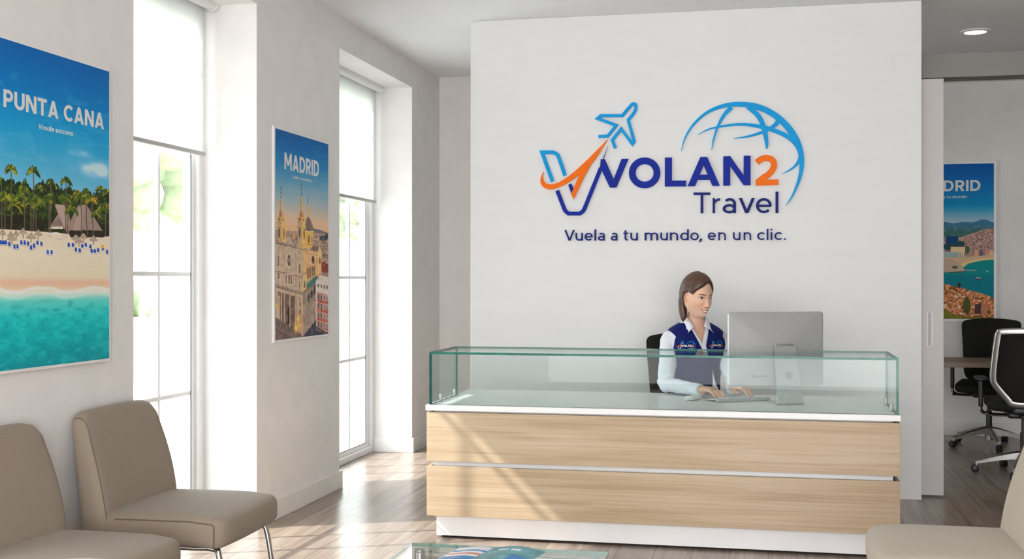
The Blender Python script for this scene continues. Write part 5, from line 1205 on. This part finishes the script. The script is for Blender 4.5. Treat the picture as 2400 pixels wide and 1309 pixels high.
for u in th_:
    row = []
    for a in lh:
        z0 = float(np.interp(a, hl_lon, hl_z)); t = (z0 + (.118 - z0) * (1 - (1 - u) ** 1.3)) / .118; t = min(t, .9999)
        x, y, z = head_pt(np.array(a), np.array(t)); e = min(1, u / .26); vol = .0015 + (.0105 + .004 * max(0, -math.cos(a)) + .003 * u) * (e * (2 - e))
        n = Vector((float(x) / .0725 ** 2, float(y) / .095 ** 2, float(z) / .118 ** 2)).normalized()
        ph_ = flow(float(x), float(y), float(z)); comb = (.00042 * math.sin(34 * ph_) + .00034 * math.sin(83 * ph_ + 1.3)) * e
        row.append(tuple(H2W(*(Vector((float(x), float(y), float(z))) + n * (vol + comb))))); hcol.append(lock_col(ph_))
    P.append(row)
hair = MB(); hair.grid(P, closed_v=True)
inner = [[tuple(HC_ + (Vector(p) - HC_) * .93) for p in row] for row in P[:2]]
hair.grid([P[0], inner[0]], closed_v=True)
M_hair = vcol_mat('brown_hair', .36, .5)
ho = hair.build('hair', M_hair, person, True, angle=180)
color_mesh(ho, np.concatenate([np.array(hcol), np.tile([[70, 44, 32.]], (len(hair.v) - len(hcol), 1))]))
pt = MB(); path = smooth_path([tuple(H2W(.0, -.092, .012)), tuple(H2W(-.002, -.114, .000)), tuple(H2W(-.004, -.118, -.040)), tuple(H2W(-.006, -.110, -.085)), tuple(H2W(-.006, -.100, -.125)), tuple(H2W(-.004, -.092, -.155)), tuple(H2W(-.002, -.088, -.175))], 6)
m_ = len(path); pt.tube(path, [.014 + .012 * math.sin(math.pi * min(1, i / (m_ - 1) * 1.25)) - .012 * max(0, i / (m_ - 1) - .75) * 4 * .9 for i in range(m_)], 26, flat=1.05)
po = pt.build('ponytail', M_hair, ho, True, angle=180); color_mesh(po, [lock_col((i % 26) * .21 + .3) for i in range(len(pt.v))])
MB().tube([tuple(H2W(.0, -.106, .016)), tuple(H2W(-.002, -.118, .010))], .0185, 20).build('hair_tie', M_blackp, ho, True)

# white shirt: torso and sleeves as one cloth, open V at the neck
M_shirt = mat('white_shirt_cotton', (228, 231, 239), .8, 0, .01, 17, 1.0, .2, detail=2); [n for n in M_shirt.node_tree.nodes if n.type == 'BUMP'][0].inputs['Distance'].default_value = .012
def sleeve(sh, el, wr, seed):
    b = MB(); A = smooth_path([tuple(B2W(*(W2B(sh) * 1 + Vector(((.035 if W2B(sh).x < 0 else -.035), 0, .008)))) ), tuple(sh), tuple(sh * .5 + el * .5), tuple(el * .85 + sh * .15), tuple(el), tuple(el * .85 + wr * .15 + Vector((0, 0, -.002))), tuple(el * .45 + wr * .55), tuple(wr)], 10); m = len(A)
    rb_ = np.interp(np.linspace(0, 1, m), [0, .14, .28, .43, .57, .71, .86, 1], [.046, .056, .053, .049, .047, .044, .039, .034])
    g = np.random.default_rng(seed); ph = g.uniform(0, 6, 4)
    rs = [rb_[i] + .0030 * math.sin(i * .9 + ph[0]) * math.exp(-((i / m - .55) / .16) ** 2) + .0014 * math.sin(i * 1.7 + ph[1]) for i in range(m)]
    b.tube(A, rs, 30, caps=True); n = 30
    v2 = []
    for i, p in enumerate(b.v):
        r_i, k = divmod(i, n); c = Vector(A[r_i]); d = Vector(p) - c; f = 1 + .050 * math.sin(2 * k * 2 * math.pi / n + r_i * .55 + ph[2]) * math.exp(-((r_i / m - .58) / .22) ** 2) + .02 * math.sin(3 * k * 2 * math.pi / n + r_i * .3 + ph[3]); v2.append(tuple(c + d * f))
    b.v = v2; return b
shirt = torso_mb(.60, 1.165, .004, 40, 60)
for q in (sleeve(shR, elR, wrR, 3), sleeve(shL, elL, wrL, 4)): shirt.add(q.v, q.f)
sh_m = remeshed(shirt, .0065, 4)
# cut the neck opening
sh_m = clip_mb(sh_m, lambda p: max(min(p.y, (p.z - 1.022) * .46 - abs(p.x)), p.z - 1.150)); so2 = sh_m.build('shirt', M_shirt, person, True, angle=180)
# cuffs
for el, wr in ((elR, wrR), (elL, wrL)):
    d = (wr - el).normalized(); MB().tube([wr - d * .045, wr - d * .04, wr + d * .012, wr + d * .014, wr + d * .010], [.0355, .0375, .0345, .0335, .029], 28, caps=False).build('cuff', M_shirt, so2, True, angle=60)
# collar: stand and folded flaps with points
for s in (-1, 1):
    P = []; m = 22
    for i in range(m + 1):
        t = i / m; a = math.pi * (.0 + .86 * t); sx, cy = math.sin(a) * s, -math.cos(a)
        zi = 1.200 - .050 * t ** 1.5; ri = .058 + .004 * t
        base = Vector((sx * (.062), cy * .062 + .002, 1.150 - .030 * t ** 2)); top_ = Vector((sx * ri, cy * (ri + .002) + .002, zi)); over = Vector((sx * (ri + .006), cy * (ri + .008) + .002, zi + .003))
        fl_ = .040 + .012 * t; out_ = Vector((sx * (ri + .016 + .016 * t), cy * (ri + .020 + .016 * t) + .002, zi - fl_))
        if t > .72:
            q = (t - .72) / .28; out_ = out_.lerp(Vector((s * .082, .100, 1.083)), q ** 1.1); over = over.lerp(Vector((s * .036, .078, 1.118)), q); top_ = top_.lerp(Vector((s * .031, .074, 1.116)), q); base = base.lerp(Vector((s * .034, .070, 1.108)), q)
        mid = (over + out_) / 2 + Vector((sx * .004, cy * .005, .002)); P.append([tuple(B2W(*p)) for p in (base, top_, over, mid, out_)])
    b = MB(); b.grid(P); o = b.build('collar', M_shirt, so2, True, angle=180); md = o.modifiers.new('s', 'SOLIDIFY'); md.thickness = .0022; md.offset = 0
# placket strips along the V
for s in (-1, 1):
    P = []
    for i in range(17):
        t = i / 16; z = 1.122 - .150 * t; w0 = .018 + 0 * t; xi = max(-.004, (z - 1.020) * .44) if z > 1.0 else -.004; row = []
        for k in range(5):
            x = xi + .024 * k / 4; a = math.asin(max(-1, min(1, x / (lev(z, 1) + .01)))); q = torso(z, a, .0085 + .002 * (s > 0)); row.append(tuple(B2W(s * x, q[1] + .002, z)))
        P.append(row)
    b = MB(); b.grid(P); o = b.build('placket', M_shirt, so2, True, angle=180); md = o.modifiers.new('s', 'SOLIDIFY'); md.thickness = .0018; md.offset = 0

# navy vest
M_vest = mat('navy_vest_cloth', (10, 26, 98), .75, 0, .10, 160, .2, .25)
nz, na = 96, 180; zs_ = np.linspace(.60, 1.140, nz); vf = []; vv = []
for z in zs_:
    for k in range(na):
        a = 2 * math.pi * k / na; q = torso(z, a, .0125 - .002 * max(0, (z - 1.08) / .06)); y = q[1] + .0016 * math.sin(14 * z + 5 * q[0]) * (1 if z < .9 else 0); vv.append((q[0], y, q[2]))
for i in range(nz - 1):
    for k in range(na):
        k2 = (k + 1) % na; vf.append((i * na + k, i * na + k2, (i + 1) * na + k2, (i + 1) * na + k))
def vest_cut(p):
    arm = math.hypot(p.y + .004, (p.z - 1.020) / 1.25)
    return max(min(p.y, (p.z - .968) * .36 - abs(p.x)), min(abs(p.x) - (.140 + .030 * float(ss(1.04, 1.11, p.z))), .085 - arm))
b = MB(); b.add([tuple(B2W(*v)) for v in vv], vf); b = clip_mb(b, vest_cut); vo = b.build('vest', M_vest, person, True, angle=180)
md = vo.modifiers.new('s', 'SOLIDIFY'); md.thickness = .004; md.offset = -1
# centre seam, and the two small embroidered company emblems draped on the chest
def chest(x, z, off): 
    a_ = lev(z, 1) + .0125; a = math.asin(max(-.98, min(.98, x / a_)))
    for _ in range(6):
        q = torso(z, a, .0125); a -= (q[0] - x) / (a_ * max(.2, math.cos(a)))
    return B2W(x, torso(z, a, .0125)[1] + off, z)
M_thr = mat('white_thread', (232, 232, 228), .8, noise=.03, nscale=90)
def emblem(cx, cz, wd):
    em_parts = []
    k = wd / 1900.0
    f0 = lambda x, y: tuple(chest(cx + (x - 1150) * k, cz - (y - 500) * k, .0004)); f1 = lambda x, y: tuple(chest(cx + (x - 1150) * k, cz - (y - 500) * k, .0022))
    b = MB(); add_ribbon(b, pl_, 44, f0, f1)
    for pts, ws in (gl[0], gl[3]): q = sm([(p[0], p[1], wd2) for p, wd2 in zip(pts, ws)], 2); add_ribbon(b, [(p[0], p[1]) for p in q], [max(20, p[2] * 1.25) for p in q], f0, f1)
    b.build('blue_embroidery', M_lb, vo)
    b = MB(); add_ribbon(b, sm([(135, 640), (170, 740), (280, 740), (420, 640), (655, 395)], 3), 60, f0, f1); add_ribbon(b, [(1830, 575), (1900, 545), (1955, 600), (1840, 735), (1995, 735)], 60, f0, f1); b.build('orange_embroidery', M_or, vo)
    b = MB(); add_ribbon(b, [(258, 794), (335, 965), (450, 965), (610, 600), (700, 745), (800, 555)], 52, f0, f1)
    add_ribbon(b, [(944 + 97 * math.cos(a), 655 + 95 * math.sin(a)) for a in np.linspace(0, 2 * math.pi, 15)[:-1]], 58, f0, f1, True)
    for pts in ([(1130, 540), (1130, 740), (1260, 740)], [(1300, 755), (1405, 540), (1510, 755)], [(1590, 755), (1590, 545), (1750, 740), (1750, 530)]): add_ribbon(b, pts, 58, f0, f1)
    b.build('white_embroidery', M_thr, vo)
    b = MB(); add_ribbon(b, [(1330, 900), (1990, 900)], 44, f0, f1); b.build('white_embroidery', M_thr, vo)
emblem(-.098, 1.016, .096); emblem(.088, 1.018, .086)
# dark trousers and shoes
M_tr = mat('dark_trousers', (34, 36, 48), .85, noise=.06, nscale=120)
b = MB()
for s in (-1, 1):
    hip, kn, an = B2W(s * .085, -.02, .622), B2W(s * .11, .36, .60), B2W(s * .11, .30, .12)
    b.tube([hip, (hip + kn) / 2, kn], [.082, .076, .064], 22); b.tube([kn, kn * .6 + an * .4, an], [.064, .062, .052], 22)
b.rbox((.30, .24, .16), .07, (5, 4, 3)); nv = len(b.v)
cnt = sum(1 for _ in MB().rbox((.30, .24, .16), .07, (5, 4, 3)).v)
b.v[-cnt:] = [tuple(B2W(p[0], p[1] - .01, p[2] + .625)) for p in b.v[-cnt:]]
remeshed(b, .010, 3).build('trousers', M_tr, person, True, angle=180)
for s in (-1, 1): MB().rbox((.085, .24, .07), .03, (3, 6, 2), (0, 0, 0), lambda p, s=s: tuple(B2W(s * .115 + p.x * (1 - .2 * max(0, p.y / .12)), .35 + p.y, .040 + p.z * (1 - .35 * max(0, p.y / .12))))).build('shoe', M_blackp, person, True, angle=180)

# ------------------------------------------------------------------ garden beyond the windows
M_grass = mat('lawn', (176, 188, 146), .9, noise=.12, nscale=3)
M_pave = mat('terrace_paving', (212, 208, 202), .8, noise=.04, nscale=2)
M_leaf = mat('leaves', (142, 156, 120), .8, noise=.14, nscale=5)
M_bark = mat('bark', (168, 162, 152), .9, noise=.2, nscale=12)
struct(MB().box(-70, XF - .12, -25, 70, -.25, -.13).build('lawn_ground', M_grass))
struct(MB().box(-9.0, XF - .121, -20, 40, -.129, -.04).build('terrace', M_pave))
def tree(x, y, h, r, seed, label):
    e = empty('garden_tree', (x, y, -.13), label, 'tree', 'trees beyond the windows'); g = np.random.default_rng(seed)
    MB().tube(smooth_path([(x, y, -.13), (x + .1, y, h * .3), (x - .05, y + .1, h * .6)], 4), [.075 - .05 * i / 8 for i in range(9)], 10).build('trunk', M_bark, e, True)
    b = MB()
    for k in range(70):
        d = g.normal(size=3); d /= np.linalg.norm(d); c = np.array([x, y, h * .72]) + d * np.array([r, r, r * .8]) * g.uniform(.25, 1.0); rr = r * g.uniform(.10, .24)
        bm = bmesh.new(); bmesh.ops.create_icosphere(bm, subdivisions=2, radius=rr)
        vs = [tuple(np.array(v.co) * (1 + .22 * math.sin(9 * v.co.x / rr + k) * math.sin(8 * v.co.y / rr + 2 * k) * math.sin(9 * v.co.z / rr)) + c) for v in bm.verts]; fs = [tuple(v.index for v in f.verts) for f in bm.faces]; bm.free(); b.add(vs, fs)
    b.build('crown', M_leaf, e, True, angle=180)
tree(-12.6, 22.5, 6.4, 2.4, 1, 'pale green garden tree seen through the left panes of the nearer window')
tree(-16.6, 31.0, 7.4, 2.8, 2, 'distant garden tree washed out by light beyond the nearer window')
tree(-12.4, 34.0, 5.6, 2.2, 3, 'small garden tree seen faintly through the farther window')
b = MB()
for k in range(26): b.rbox((1.6, 1.3, 1.5), .5, (3, 3, 3), (-26 + .3 * math.sin(k * 2.1), 8 + k * 1.5, .6), lambda p, k=k: (p.x * (1 + .1 * math.sin(5 * p.y + k)), p.y, p.z * (1 + .12 * math.sin(4 * p.x + 3 * p.y + k))))
tag(b.build('clipped_hedge', M_leaf, None, True), 'long clipped hedge at the far side of the lawn outside', 'hedge', kind='stuff')
